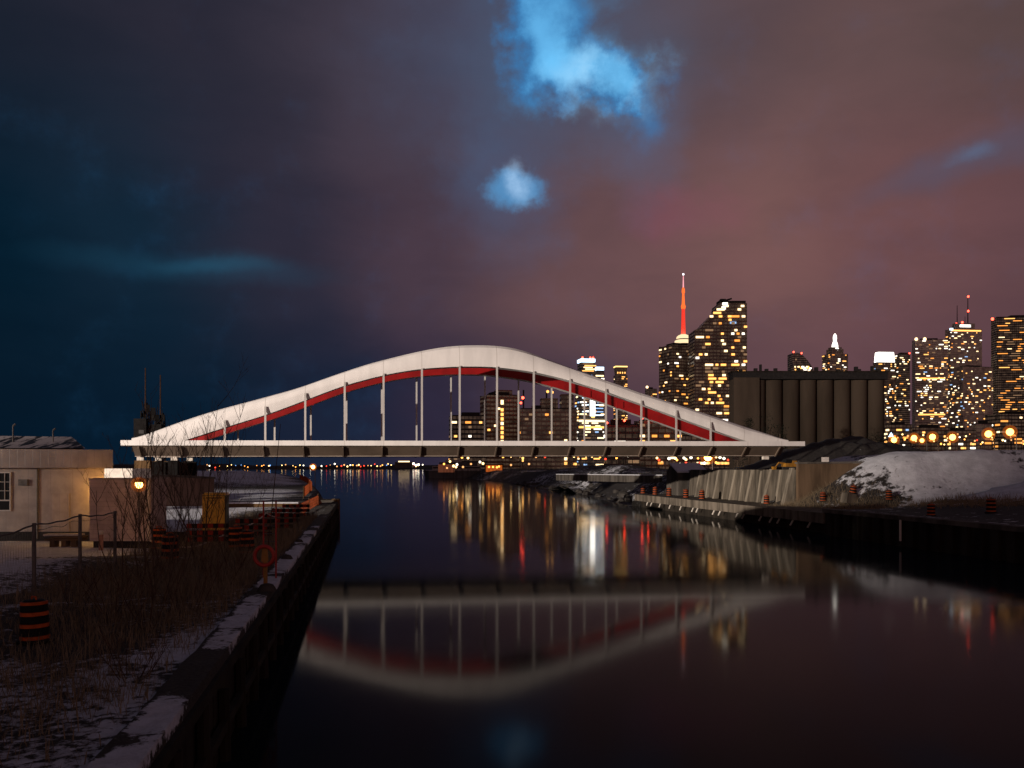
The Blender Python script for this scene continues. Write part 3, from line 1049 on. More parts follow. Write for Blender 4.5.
# yellow excavator under the right end
e0 = Vector(st(50.3, 101.2, 5.92))
ex = thing('excavator', e0, 'small yellow excavator parked in the dark gap under the end of the bridge', 'excavator')
MB().box(e0 + Vector((0, -.55, .25)), (2.0, .38, .5), TH).box(e0 + Vector((0, .55, .25)), (2.0, .38, .5), TH).build('track', M['dark_steel'], ex)
MB().box(e0 + Vector((.15, 0, .72)), (1.7, 1.2, .42), TH, 0, .94).build('body', M['yellow'], ex)
MB().box(e0 + Vector((-.2, -.1, 1.15)), (.8, .9, .5), TH, 0, .9).build('cab', M['glass'], ex)
MB().box(e0 + Vector((.45, .05, 1.08)), (.7, 1.0, .32), TH, 0, .9).build('engine_cover', M['yellow'], ex)
MB().tube(e0 + Vector((-.6, -.2, .9)), e0 + Vector((-1.3, -.3, 1.0)), .11, .09, 6).tube(e0 + Vector((-1.3, -.3, 1.0)), e0 + Vector((-1.8, -.35, .4)), .09, .07, 6).box(e0 + Vector((-1.9, -.35, .35)), (.35, .45, .35), TH, 0, 1.2).build('arm', M['yellow'], ex)


# ------------------------------------------------------------------ silos
def silos():
    Y = 330.0
    x0, x1 = at(733, 0, Y).x, at(887, 0, Y).x
    zt = at(0, 371, Y).z
    r = thing('grain_silos', ((x0 + x1) / 2, Y, 4), 'dark row of tall cylindrical concrete silos with a flat gallery along the top', 'silos')
    n = 9
    dia = (x1 - x0) / n
    zc = at(0, 380, Y).z
    for i in range(n):
        cx = x0 + dia * (i + .5)
        MB().lathe((cx, Y + 3, 3), [(dia * .5, 0), (dia * .5, zc - 3.4), (dia * .52, zc - 3.2), (dia * .52, zc - 3)], 28).build('silo_bin', M['silo'], r, smooth=True)
    for i in range(n - 1):
        cx = x0 + dia * (i + 1)
        MB().box((cx, Y + 5.5, (zc + 3) / 2), (2.2, 4, zc - 3.2)).build('infill_wall', M['concrete_dark'], r)
    MB().box(((x0 + x1) / 2, Y + 3, (zc + zt - .6) / 2 + .2), (x1 - x0 + .4, dia * 1.05, zt - zc - .8)).build('gallery', M['dark_steel'], r)
    MB().box(((x0 + x1) / 2, Y + 3, zt - .25), (x1 - x0 + 1.0, dia * 1.12, .5)).build('gallery_roof', M['black_wall'], r)
    MB().box((x0 + 4.7, Y + 2.4, (zt + 3) / 2 - 1), (9.4, dia * 1.15, zt - 6)).build('headhouse', M['silo'], r)
    for px, h in ((742, .8), (757, 1.2), (762, 2.6), (768, 1.0), (777, 1.2), (800, 1), (818, 1.6), (840, 1.0), (858, 1.8), (861, .9), (874, 2.0), (880, 1.0)):
        X = at(px, 0, Y).x
        MB().box((X, Y + 2, zt + h / 2 - .02), (.7 + .5 * (h < 2), 1.2, h)).build('roof_vent', M['dark_steel'], r)


silos()

# ------------------------------------------------------------------ towers of the town
UNIT = {}


def pane_mesh(w_, h_, mi):
    k = (round(w_, 2), round(h_, 2), mi)
    if k not in UNIT:
        mb = MB().box((0, 0, 0), (w_, .3, h_))
        me = bpy.data.meshes.new('lit_window')
        me.from_pydata(mb.v, [], mb.f)
        me.materials.append(WIN[mi])
        UNIT[k] = me
    return UNIT[k]


def tower(name, label, x0, x1, yt, Y, rz=.25, side=.8, fh=3.6, ww=3.2, p=.25, wts=(4, 4, 3, 3, 2, .3), wall=(.22, .18, .17), glass=(.02, .02, .024), runs=(1, 3), band=.38, roof=True, cat='tower',
          base=3.0, balcony=False, cap=95, maxz=None, rows=None, hgt=.46, group='lit towers of the town'):
    rnd = random.Random(name + label)
    ca, sa = math.cos(rz), math.sin(abs(rz))
    Wp = (x1 - x0) / F * Y
    Wp *= 1 + (x1 - x0) / F * .5
    w_ = Wp / (ca + side * sa)
    zt = at(0, yt, Y).z
    cx = at((x0 + x1) / 2, 0, Y).x
    for _ in range(12):
        d_ = w_ * side
        cy = Y + (w_ * sa + d_ * ca) / 2
        e = []
        for ex_, ey_ in ((-1, -1), (1, -1), (1, 1), (-1, 1)):
            lx_, ly_ = ex_ * w_ / 2, ey_ * d_ / 2
            e.append(CX + F * (cx + lx_ * math.cos(rz) - ly_ * math.sin(rz)) / (cy + lx_ * math.sin(rz) + ly_ * math.cos(rz)))
        cx += ((x0 + x1) / 2 - (min(e) + max(e)) / 2) / F * cy
        w_ *= (x1 - x0) / (max(e) - min(e))
    d_ = w_ * side
    cy = Y + (w_ * sa + d_ * ca) / 2
    r = thing(name, (cx, cy, base), label, cat, group)
    H = zt - base
    R = lambda x, y, z: (x, y, z)
    body = MB().box((0, 0, H / 2), (w_, d_, H))
    fm = facade(name + '_facade', wall, glass, fh, ww, band)
    o = body.build('body', fm, r, shift=False)
    o.rotation_euler.z = rz
    if roof:
        k = rnd.uniform(.35, .6)
        c = MB().box((rnd.uniform(-.1, .1) * w_, 0, H + fh * .45), (w_ * k, d_ * .6, fh * .9)).box((0, -d_ / 2 + .2, H + .35), (w_, .4, .7)).box((0, d_ / 2 - .2, H + .35), (w_, .4, .7))
        o = c.build('roof_plant', M['dark_steel'], r, shift=False)
        o.rotation_euler.z = rz
    if balcony:
        z = fh * 2
        bb = MB()
        while z < H - 1:
            bb.box((0, -d_ / 2 - .6, z), (w_ * .96, 1.2, .35))
            z += fh
        o = bb.build('balcony_slab', mat(name + '_balcony', tuple(x * 1.5 for x in wall), .8, .3, .1), r, shift=False)
        o.rotation_euler.z = rz
    wins = []
    ww *= .84
    faces = [('f', w_, -d_ / 2)]
    faces.append(('l' if rz > 0 else 'r', d_, -w_ / 2 if rz > 0 else w_ / 2))
    nf = int(H / fh)
    for fc, length, off in faces:
        nx = max(1, int(length / ww))
        for j in range(1, nf):
            z = (j + band + (1 - band) / 2) * fh
            if z > H - .3 or (rows and not rows(z / H)):
                continue
            pf = p * .66 * rnd.choice((.2, .5, 1.0, 1.0, 1.5, 2.2))
            i = 0
            while i < nx:
                if rnd.random() < pf:
                    n = min(rnd.randint(*runs), nx - i)
                    mi = rnd.choices(range(6), wts)[0]
                    a = -length / 2 + (i + n / 2) * length / nx
                    lx, ly = (a, off - (1.35 if balcony else .12)) if fc == 'f' else (off + (-.12 if fc == 'l' else .12), a)
                    wins.append((n + rnd.random() * .5 + (mi in (1, 4)) * .7, n * length / nx * .84, mi, lx, ly, z, 0 if fc == 'f' else math.pi / 2))
                    i += n + 1
                else:
                    i += 1
    wins.sort(reverse=True)
    cz, szn = math.cos(rz), math.sin(rz)
    for _, wl, mi, lx, ly, z, ra in wins[:cap]:
        o = bpy.data.objects.new('lit_window', pane_mesh(round(wl * 2) / 2 + .01, fh * hgt, mi))
        COL.objects.link(o)
        o.parent = r
        o.location = (lx * cz - ly * szn, lx * szn + ly * cz, z)
        o.rotation_euler.z = rz + ra
    if len(wins) > cap:
        mb = MB()
        for _, wl, mi, lx, ly, z, ra in wins[cap:]:
            mb.box((lx, ly, z), (wl, .3, fh * hgt), ra, mi)
        o = mb.build('lit_window', WIN, r, shift=False)
        o.rotation_euler.z = rz
        o['kind'] = 'stuff'
    r['h'] = H
    return r, w_, d_, H, rz


def onroof(r, rz, mb, name, m_):
    o = mb.build(name, m_, r, shift=False)
    o.rotation_euler.z = rz
    return o


REDL = glow('aircraft_warning_red', (1.0, .06, .03), 9)
WHITEL = glow('crown_floodlit_white', (1.0, .94, .84), 3.5)
WARML = glow('crown_floodlit_warm', (1.0, .74, .42), 1.25)
BLUEW = glow('crown_bluewhite', (.62, .82, 1.0), 2.6)

# the tall needle tower with its pod
Y = 2450.0
cn = thing('needle_tower', (at(683.3, 0, Y).x, Y, 3), 'slender needle tower lit red above a cream glowing round pod', 'tower', 'lit towers of the town')
X = cn.location.x
z = lambda y: at(0, y, Y).z
MB().lathe((X, Y, 0), [(26, 3), (14, 60), (9, 200), (7.5, z(345))], 12).build('shaft', M['concrete'], cn, smooth=True)
MB().lathe((X, Y, 0), [(7.5, z(345)), (19, z(343.8)), (24, z(342.5)), (23, z(340.8)), (18, z(340)), (18, z(339)), (19, z(338.6)), (18, z(337)), (14, z(335.6)), (8, z(334.6))], 24,
           mis=[1, 0, 0, 0, 1, 0, 0, 0, 0, 0]).build('pod', [WARML, M['dark_steel']], cn, smooth=True)
MB().lathe((X, Y, 0), [(6.6, z(334.6)), (5.2, z(320)), (4.6, z(309))], 10).build('upper_shaft', glow('red_floodlit_shaft', (1.0, .035, .012), 1.0), cn, smooth=True)  # floodlight on the shaft put in as the surface's own emission
MB().lathe((X, Y, 0), [(5.4, z(309)), (6.6, z(306.5)), (4.4, z(304)), (3.0, z(294)), (4.6, z(292)), (4.0, z(289)), (2.2, z(287.5))], 10).build('skypod', glow('orange_floodlit_shaft', (1.0, .15, .02), 1.3), cn, smooth=True)
MB().lathe((X, Y, 0), [(2.0, z(287.5)), (1.6, z(282)), (1.1, z(276))], 8).build('antenna', glow('rose_floodlit_mast', (1.0, .40, .45), 1.1), cn, smooth=True)
MB().ball((X, Y, z(274.3)), 3.0, 8).build('beacon', glow('beacon_white', (.95, .92, 1.0), 2.4), cn)
MB().box((X + 36, Y - 20, z(345.3)), (26, 2, 3.2)).build('accent_light', glow('pink_accent', (1.0, .25, .55), 2.2), cn)

RES = dict(wall=(.26, .20, .17), glass=(.035, .03, .03))
tower('apartment_tower', 'brown flat-topped apartment tower standing in front of the red lit needle tower', 659, 695, 344.5, 900, .38, .9, 3.1, 3.0, .20, (5, 4, 3, 3, 2, .1), (.24, .16, .125), (.03, .025, .022), (1, 2), roof=True, cat='apartment tower')


# apartment tower with a raked top
def raked():
    Y, rz = 860.0, 0.0
    r = thing('raked_tower', (at(720, 0, Y).x, Y, 3), 'tall balconied apartment tower with a raked roof line beside the brown flat-topped one', 'apartment tower', 'lit towers of the town')
    x = lambda p_: at(p_, 0, Y).x
    zz = lambda p_: at(0, p_, Y).z
    prof = [(694, 462), (747, 462), (747, 303), (719, 303), (718, 309), (707, 320), (700, 328), (694.5, 330)]
    MB().prism([(x(a), Y, zz(b2) if b2 < 460 else 3) for a, b2 in prof], (0, 30, 0)).build('body', facade('raked_tower_facade', (.20, .155, .135), (.02, .018, .018), 3.3, 3.4, .42), r)

    def ltop(z_):
        yv = HY - (z_ - CZ) / Y * F
        return lerp(yv, [303, 309, 320, 328, 330, 470], [719, 718, 707, 700, 694.5, 694])
    bal = MB()
    rnd = random.Random(5)
    wins = []
    f = 0
    z_ = 3 + 3.3 * 4
    while z_ < zz(305):
        xa, xb = x(ltop(z_)), x(747)
        bal.box(((xa + xb) / 2 - 4, Y - .8, z_), (max(4, xb - xa - 8), 1.6, .5))
        pf = rnd.choice((.12, .25, .35, .45))
        for side_ in (0, 1):
            lo, hi = (xa + 1, x(731)) if not side_ else (x(731), xb - .4)
            pw = pf * (1.7 if side_ else 1)
            i = lo
            while i < hi - 2.5:
                if rnd.random() < pw * .62:
                    L = min(rnd.choice((2.6, 3.2, 5.0, 7.5)), hi - i)
                    wins.append((L + rnd.random(), L, rnd.choices(range(6), (5, 5, 2, 3, 3, .2))[0], i + L / 2, z_ + 1.9))
                    i += L + 2.4
                else:
                    i += 3.0
        z_ += 3.3
    bal.build('balcony_slab', mat('raked_tower_balcony', (.34, .28, .25), .8, .3, .1), r)
    wins.sort(reverse=True)
    for _, L, mi, xx, z1 in wins[:97]:
        o = bpy.data.objects.new('lit_window', pane_mesh(round(L, 1), 1.9, mi))
        COL.objects.link(o)
        o.parent = r
        o.location = (xx - r.location.x, -1.75, z1 - 3)
    mb = MB()
    for _, L, mi, xx, z1 in wins[97:]:
        mb.box((xx, Y - 1.75, z1), (L, .3, 1.9), 0, mi)
    kind(mb.build('lit_window', WIN, r), 'stuff')
    MB().box((x(733), Y + 8, zz(301.5)), (26, 10, 2.6)).box((x(724), Y + 6, zz(300)), (5, 6, 3.5)).tube((x(724), Y + 5, zz(300.5)), (x(733), Y + 5, zz(297.6)), 1.0, .8, 5).build('roof_plant', M['dark_steel'], r)
    for a, b2, c_ in ((725, 304, 5), (723.5, 308, 4)):
        MB().box((x(a), Y - .5, zz(b2)), (c_, .6, 2.6)).build('top_light', WIN[4], r)
    MB().box((x(733), Y - .5, zz(322.5)), (6, .6, 2)).build('blue_window', WIN[5], r)


raked()

# silhouette tower with the curved back
Y = 1500.0
sl = thing('curved_tower', (at(803, 0, Y).x, Y, 3), 'dark narrow tower with a curved shoulder and two red lights above the silos', 'tower', 'lit towers of the town')
x_ = lambda p_: at(p_, 0, Y).x
zz_ = lambda p_: at(0, p_, Y).z
MB().prism([(x_(a), Y, zz_(b2) if b2 < 460 else 3) for a, b2 in [(793, 465), (814, 465), (814, 371), (811, 365), (807, 359.5), (802.5, 355), (798, 352.8), (793, 353)]], (0, 30, 0)).build('body', facade('curved_tower_facade', (.06, .065, .08), (.03, .034, .045), 3.6, 3.5), sl)
for a in (793.6, 801.5):
    MB().ball((x_(a), Y - .5, zz_(352 if a < 800 else 353.2)), 1.5, 6).build('warning_light', REDL, sl)
rnd = random.Random(3)
for i in range(22):
    a = rnd.uniform(794, 812)
    MB().box((x_(a), Y - .1, zz_(rnd.choice((368.2, 369.6, 370.8, 366.8)))), (rnd.choice((2.5, 3.5)), .3, 2.2)).build('lit_window', WIN[rnd.choice((0, 1, 4))], sl)
MB().box((x_(796), Y - .1, zz_(359.5)), (2.5, .3, 2.5)).build('lit_window', WIN[3], sl)

r, w_, d_, H, rz = tower('spired_tower', 'tapering tower with a floodlit white spire rising over the silos', 822, 848, 353.5, 1700, .2, .8, 3.8, 3.4, .30, roof=False, wall=(.30, .24, .22))
q_ = 1700 / F
onroof(r, rz, MB().box((0, 0, H + 5), (w_ * .66, d_ * .66, 10)).box((0, 0, H + 11.5), (w_ * .52, d_ * .52, 4)), 'setback', facade('spire_setback', (.30, .24, .22), (.03, .03, .03), 3.8, 3.4))
onroof(r, rz, MB().lathe((0, 0, 0), [(5.2 * q_, H + 7), (4.6 * q_, H + 12.3), (3.2 * q_, H + 13), (2.9 * q_, H + 19), (1.6 * q_, H + 26), (1.9 * q_, H + 31), (1.7 * q_, H + 36), (.5 * q_, H + 40)], 8), 'spire', WHITEL)

r, w_, d_, H, rz = tower('crowned_tower', 'tower with a solid glowing white crown just past the end of the silos', 873, 896, 362.5, 1700, .1, .4, 3.9, 3.2, .34, (3, 5, 2, 2, 4, .2), (.22, .18, .18), roof=False, cap=95, band=.42)
q_ = 1700 / F
onroof(r, rz, MB().box((0, 0, H + 5.4 * q_), (w_ * .9, d_ * .92, 10.4 * q_), 0, 0, .9), 'crown', WHITEL)
onroof(r, rz, MB().box((0, 0, H + .25 * q_), (w_ * 1.02, d_ * 1.02, .5 * q_)), 'crown_ledge', M['concrete'])
r, w_, d_, H, rz = tower('dark_tower', 'narrow dark tower with few lit floors beside the white-crowned tower', 894, 910, 354, 1760, .15, .6, 3.9, 3.2, .16, (3, 5, 3, 2, 2, .1), (.04, .04, .045), (.012, .012, .014), (1, 3), roof=True)
onroof(r, rz, MB().ball((w_ / 2 - 1, -d_ / 2, H + 2), 1.6, 6), 'warning_light', REDL)
r, w_, d_, H, rz = tower('broad_tower', 'broad grey office tower with two round lamps on its roof corner', 912, 948, 339.5, 1800, -.10, .30, 3.9, 3.1, .25, (2, 4, 2, 4, 4, .2), (.62, .48, .46), (.09, .075, .075), (1, 4), roof=True)
q_ = 1800 / F
for k in (-.5, -.24):
    onroof(r, rz, MB().ball((w_ * k + 2, -d_ / 2, H + 1.5), 3.4, 8), 'roof_lamp', WIN[1])
for k, fy in ((.0, .42), (0, .70)):
    onroof(r, rz, MB().box((0, -d_ / 2 - .15, H * fy), (w_ * .82, .3, 2.6)), 'lit_floor', WIN[0])
r, w_, d_, H, rz = tower('mast_tower', 'pale office tower with two antenna masts and a lit roof edge', 945, 982, 329, 1900, .10, .28, 3.9, 3.1, .20, (2, 4, 2, 4, 3, .2), (.66, .53, .50), (.09, .08, .08), (1, 3), roof=True)
q_ = 1900 / F
onroof(r, rz, MB().box((0, 0, H + 3.2 * q_), (w_ * .62, d_ * .62, 6 * q_)), 'penthouse', facade('mast_penthouse', (.5, .42, .4), (.05, .05, .05), 3.9, 3.1))
onroof(r, rz, MB().box((0, -d_ * .31 - .3, H + 3.6 * q_), (w_ * .34, .5, 2.2 * q_)), 'crown_light', WHITEL)
onroof(r, rz, MB().box((0, -d_ / 2 - .2, H - 1.4 * q_), (w_ * .94, .4, 1.4 * q_)), 'lit_floor', WIN[0])
onroof(r, rz, MB().box((-w_ * .5 + 2, -d_ / 2 - .1, H - .2 * q_), (5.6, 4, 2.0 * q_)), 'corner_light', BLUEW)
for k, hh, rr in ((-.20, 25, .8), (.14, 34, 1.0), (.05, 14, .6)):
    onroof(r, rz, MB().tube((w_ * k, 0, H + 5 * q_), (w_ * k, 0, H + hh * q_ * .98), rr * 1.2, rr * .7, 6), 'antenna_mast', M['dark_steel'])
for k, hh in ((.14, 33.6), (.14, 19), (-.24, 6), (-.05, 7.5)):
    onroof(r, rz, MB().ball((w_ * k, -1.4, H + hh * q_), 2.4, 6), 'warning_light', REDL)
r, w_, d_, H, rz = tower('stepped_tower', 'lower grey apartment tower packed with lit windows in front of the masted tower', 950, 993, 366.5, 1400, .25, .5, 3.2, 2.9, .26, (4, 5, 2, 3, 3, .5), (.52, .40, .37), (.08, .065, .06), (1, 2), roof=True, cat='apartment tower')
tower('amber_tower', 'black slab tower with amber striped floors at the edge of the town', 991, 1060, 316, 1500, -.12, .22, 3.9, 3.3, .21, (2, 1, 8, 3, .4, 0), (.018, .016, .016), (.008, .008, .008), (2, 7), roof=True, hgt=.34)[0]
am = bpy.data.objects['amber_tower']
MB().ball((at(992.5, 0, 1500).x, 1500, at(0, 319, 1500).z), 2.6, 6).build('warning_light', REDL, am)

# behind and under the arch
REDS = glow('roof_sign_red', (1.0, .045, .02), 14)
r, w_, d_, H, rz = tower('glass_tower', 'glass tower with a white lit lift shaft and bluish floors showing through the arch', 575, 604.5, 372, 1150, .18, .7, 3.8, 2.9, .30, (2, 5, 1, 2, 4, 3), (.16, .20, .24), (.03, .045, .06), (2, 5), roof=False)
q_ = 1150 / F
onroof(r, rz, MB().box((-w_ * .14, 0, H + 5 * q_), (w_ * .56, d_ * .8, 10 * q_)), 'upper_storeys', facade('glass_tower_top', (.10, .11, .12), (.02, .025, .03), 3.8, 2.9))
onroof(r, rz, MB().box((-w_ * .14, -.1, H + 12.1 * q_), (w_ * .58, d_ * .82, 3.2 * q_)), 'crown_light', BLUEW)
onroof(r, rz, MB().box((w_ * .36, -.1, H + 4.2 * q_), (w_ * .30, d_ * .7, 3.4 * q_)), 'side_crown', BLUEW)
onroof(r, rz, MB().box((w_ * .36, 0, H + 1.2 * q_), (w_ * .29, d_ * .69, 2.4 * q_)), 'side_storeys', facade('glass_tower_side', (.10, .11, .12), (.02, .025, .03), 3.8, 2.9))
for k in range(5):
    onroof(r, rz, MB().box((-w_ * .14 + (k % 2) * 3, -d_ * .41 - .1, H + (1.5 + 1.75 * k) * q_), (w_ * (.46 - .05 * (k % 3)), .3, 1.0 * q_)), 'lit_floor', WIN[(0, 1, 1, 0, 3)[k]])
onroof(r, rz, MB().box((.02 * w_, -d_ / 2 - .3, H * .72), (w_ * .20, .6, H * .34)), 'lit_shaft', glow('lift_shaft_white', (1.0, .97, .9), 3.4))
for k in range(9):
    onroof(r, rz, MB().box((w_ * .28, -d_ / 2 - .1, H * (.56 + .035 * k)), (w_ * .34, .3, 1.3)), 'lit_floor', WIN[5] if k % 3 else BLUEW)
    onroof(r, rz, MB().box((-w_ * .26, -d_ / 2 - .1, H * (.56 + .035 * k)), (w_ * .26, .3, 1.1)), 'lit_floor', BLUEW if k % 2 else WIN[3])
for k, m2 in ((.50, 1), (.435, 0)):
    onroof(r, rz, MB().box((0, -d_ / 2 - 1.0, H * k), (w_ * 1.06, 2, 2.4)), 'podium_light', WIN[m2])
for k in (-.36, -.05, .06):
    onroof(r, rz, MB().ball((w_ * k, -d_ / 2 * .8, H + 14.6 * q_), 1.4, 6), 'warning_light', REDL)
r, w_, d_, H, rz = tower('gold_crowned_tower', 'small far tower with a gold lit flat crown above the red arch', 613.5, 627.5, 375, 1900, .1, .8, 3.9, 3.0, .35, (5, 3, 3, 2, 1, 0), (.16, .13, .12), roof=False)
q_ = 1900 / F
onroof(r, rz, MB().box((0, 0, H + 4 * q_), (w_ * .8, d_ * .8, 8 * q_), 0, 0, 1.2), 'upper_storeys', facade('gold_crown_facade', (.34, .26, .12), (.08, .06, .03), 3.9, 3.0))
onroof(r, rz, MB().box((0, 0, H + 8.6 * q_), (w_ * 1.0, d_ * 1.0, 1.1 * q_)), 'crown_light', glow('gold_crown', (1.0, .62, .18), 2.4))
for k in (-.3, -.1, .1, .3):
    onroof(r, rz, MB().box((w_ * k, -d_ * .42, H + 4.6 * q_), (2.4, .5, 6 * q_)), 'crown_fin', WIN[0])
tower('small_tower', 'small dark tower with one lamp on its roof just above the arch', 645, 657, 389, 1500, .2, .8, 3.6, 3.0, .10, wall=(.10, .085, .085), cat='tower')
onroof(bpy.data.objects['small_tower'], 0, MB().ball((-8, -10, at(0, 389, 1500).z - 3 + 3), 2.4, 6), 'roof_lamp', WIN[1])

LOW = 'buildings seen below the arch'
tower('dark_block', 'low dark block with a few lit windows left of the brick tower under the arch', 449, 486, 416, 620, .12, .7, 3.2, 2.8, .07, (4, 5, 2, 2, 2, 0), (.035, .035, .042), (.012, .012, .015), (1, 2), cat='apartment block', group=LOW)
r, w_, d_, H, rz = tower('brick_tower', 'brown brick apartment tower with a vertical row of stair lights', 480, 520, 395, 650, .30, .8, 3.1, 2.9, .035, (5, 4, 3, 4, 1, 0), (.26, .15, .10), (.04, .03, .026), (1, 1), cat='apartment tower', band=.5, group=LOW)
for k in range(9):
    onroof(r, rz, MB().box((-w_ * .05, -d_ / 2 - .2, H - 5 - k * 3.3 - (2.2 if k else 0)), (2.0, .4, 2.2 if k else 3.2)), 'stair_light', WIN[1 if k in (0, 4, 8) else 0])
onroof(r, rz, MB().box((w_ * .1, 0, H + 2.4), (w_ * .45, d_ * .5, 4)), 'penthouse', facade('brick_penthouse', (.26, .15, .10), (.04, .03, .026), 3.1, 2.9))
r, w_, d_, H, rz = tower('gridded_block', 'wide pale apartment block with a dim grid of windows behind the hangers', 519, 577, 409, 640, .06, .4, 3.2, 3.4, .05, (3, 4, 3, 5, 1, 0), (.34, .26, .20), (.03, .026, .026), (1, 1), cat='apartment block', band=.45, group=LOW)
for k in range(6):
    onroof(r, rz, MB().box((w_ * .30, -d_ / 2 - .2, 6 + 3.2 * k), (2.0, .4, 2.0)), 'stair_light', WIN[1 if k % 2 else 0])
onroof(r, rz, MB().box((w_ * .02, 0, H + 4), (w_ * .30, d_ * .6, 8)).box((w_ * .34, 0, H + 5.5), (w_ * .22, d_ * .7, 11)), 'upper_block', facade('gridded_upper', (.22, .17, .14), (.02, .02, .02), 3.2, 3.4))
for kx, kz in ((-.46, 8), (-.02, 12.5), (.06, 12.0)):
    onroof(r, rz, MB().ball((w_ * kx, -d_ / 2, H + kz), 1.1, 6), 'roof_lamp', REDL if kx < -.3 else WIN[0])
for a, t0 in ((523.5, 390), (546.5, 392.5)):
    p0, p1 = at(a, t0, 690), at(a, 416, 690)
    c = thing('tower_crane', (p0.x, 690, 3), 'thin dark crane mast rising %s under the arch' % ('beside the brick tower' if a < 530 else 'behind the pale gridded block'), 'crane')
    MB().box((p0.x, 690, (p0.z + 3) / 2), (1.5, 1.5, p0.z - 3), 0, 0, .8).build('mast', M['dark_steel'], c)
    MB().ball((p0.x - (.0 if a > 530 else 2), 689, at(0, 403, 690).z), .9, 6).build('warning_light', REDL if a < 530 else WIN[1], c)
tower('low_hall', 'long low hall with bright shop windows between the glass tower and the arch foot', 604, 640, 425, 560, .05, .5, 4.0, 4.2, .30, (3, 6, 2, 2, 5, 0), (.12, .09, .08), (.02, .018, .018), (1, 4), cat='hall', group=LOW)
tower('corner_block', 'squat tan block with square lit windows near the foot of the arch', 634, 682, 421, 600, .10, .5, 3.6, 4.6, .34, (5, 5, 4, 3, 2, 0), (.30, .20, .13), (.03, .025, .022), (1, 1), cat='apartment block', group=LOW)
tower('car_park_building', 'low block with long lit floors beyond the far end of the bridge', 676, 735, 436, 640, .04, .4, 3.6, 4, .30, (4, 5, 4, 3, 3, 0), (.2, .15, .12), (.03, .025, .022), (1, 3), cat='car park', group=LOW)
for nm, k, dz in (('low_hall', -.40, 1.2), ('low_hall', .02, 2.6), ('low_hall', .44, 4.2), ('corner_block', -.3, 1.5), ('corner_block', .36, 1.2)):
    o = bpy.data.objects[nm]
    MB().ball((o.location.x + k * 26, o.location.y - 9, 3 + o['h'] + dz), .75, 8).build('red_light', REDS, o)
LR = 'low buildings behind the street lamps'
tower('warehouse', 'low dark brown building with scattered lit windows below the white-crowned tower', 884, 912, 425, 800, .05, .5, 3.4, 3.4, .25, (5, 5, 4, 2, 3, .3), (.10, .075, .06), (.02, .018, .018), (1, 2), cat='building', group=LR)
tower('long_office', 'low reddish office block below the broad grey tower', 908, 952, 428, 820, .05, .4, 3.6, 3.4, .14, (5, 4, 4, 3, 2, .2), (.20, .11, .08), (.025, .02, .02), (1, 2), cat='office block', group=LR)
tower('grey_annex', 'plain grey annex with few lit windows between two orange street lamps', 972, 992, 424, 780, .06, .5, 3.6, 3.6, .10, (5, 4, 4, 3, 2, .2), (.36, .29, .27), (.03, .025, .02), (1, 2), cat='building', group=LR)
tower('glass_office', 'low office with warm lit floors below the amber striped slab', 985, 1050, 414, 900, .06, .5, 3.6, 3.4, .24, (5, 4, 6, 4, 1, .2), (.07, .055, .05), (.02, .018, .016), (1, 4), cat='office block', group=LR)
tower('brick_row', 'low brick row with warm windows below the stepped grey tower', 944, 976, 431, 760, .05, .5, 3.4, 3.2, .22, (5, 4, 4, 3, 2, .2), (.15, .09, .07), (.025, .02, .02), (1, 2), cat='building', group=LR)
for o in bpy.data.objects:
    if 'h' in o:
        del o['h']


# ------------------------------------------------------------------ street lamps
gm, gt, gb_ = newmat('lamp_halo_glow')  # see-through glowing shells added to imitate the orange halo around lamps
gm.node_tree.nodes.remove(gb_)
tr_ = gt.n('ShaderNodeBsdfTransparent')
em_ = gt.n('ShaderNodeEmission')
em_.inputs[0].default_value = (1.0, .21, .018, 1)
em_.inputs[1].default_value = .50
mx_ = gt.n('ShaderNodeMixShader')
mx_.inputs[0].default_value = .27
gm.node_tree.links.new(tr_.outputs[0], mx_.inputs[1])
gm.node_tree.links.new(em_.outputs[0], mx_.inputs[2])
gm.node_tree.links.new(mx_.outputs[0], [n for n in gm.node_tree.nodes if n.type == 'OUTPUT_MATERIAL'][0].inputs[0])
gm.cycles.emission_sampling = 'NONE'
M['halo'] = gm


def halo(c, rad, parent):
    MB().ball(c, rad * 1.25, 16).build('inner_halo', M['halo'], parent, smooth=True)
    MB().ball(c, rad * 1.9, 18).build('halo', M['halo'], parent, smooth=True)


def street_lamp(p, zl_, label, group, arm=1.4, head=.55, power=0.0, col='sodium'):
    r = thing('street_lamp', p, label, 'street lamp', group)
    MB().tube((p.x, p.y, p.z - .05), (p.x, p.y, zl_ + .1), .14, .09, 8).build('pole', M['galv'], r)
    MB().path([(p.x, p.y, zl_), (p.x - arm * .5, p.y - .1, zl_ + .35), (p.x - arm, p.y - .2, zl_ + .3)], .07, 6).build('arm', M['galv'], r)
    MB().ball((p.x - arm, p.y - .2, zl_), head, 10).build('lamp_head', M[col], r, smooth=True)
    halo((p.x - arm, p.y - .2, zl_), head, r)
    if power:
        l = bpy.data.lights.new('lamp_light', 'POINT')
        l.energy = power
        l.color = (1, .34, .05)
        l.shadow_soft_size = head * .96
        lo = bpy.data.objects.new('lamp_light', l)
        COL.objects.link(lo)
        lo.parent = r
        lo.location = (-arm, -.2, zl_ - p.z)
    return r


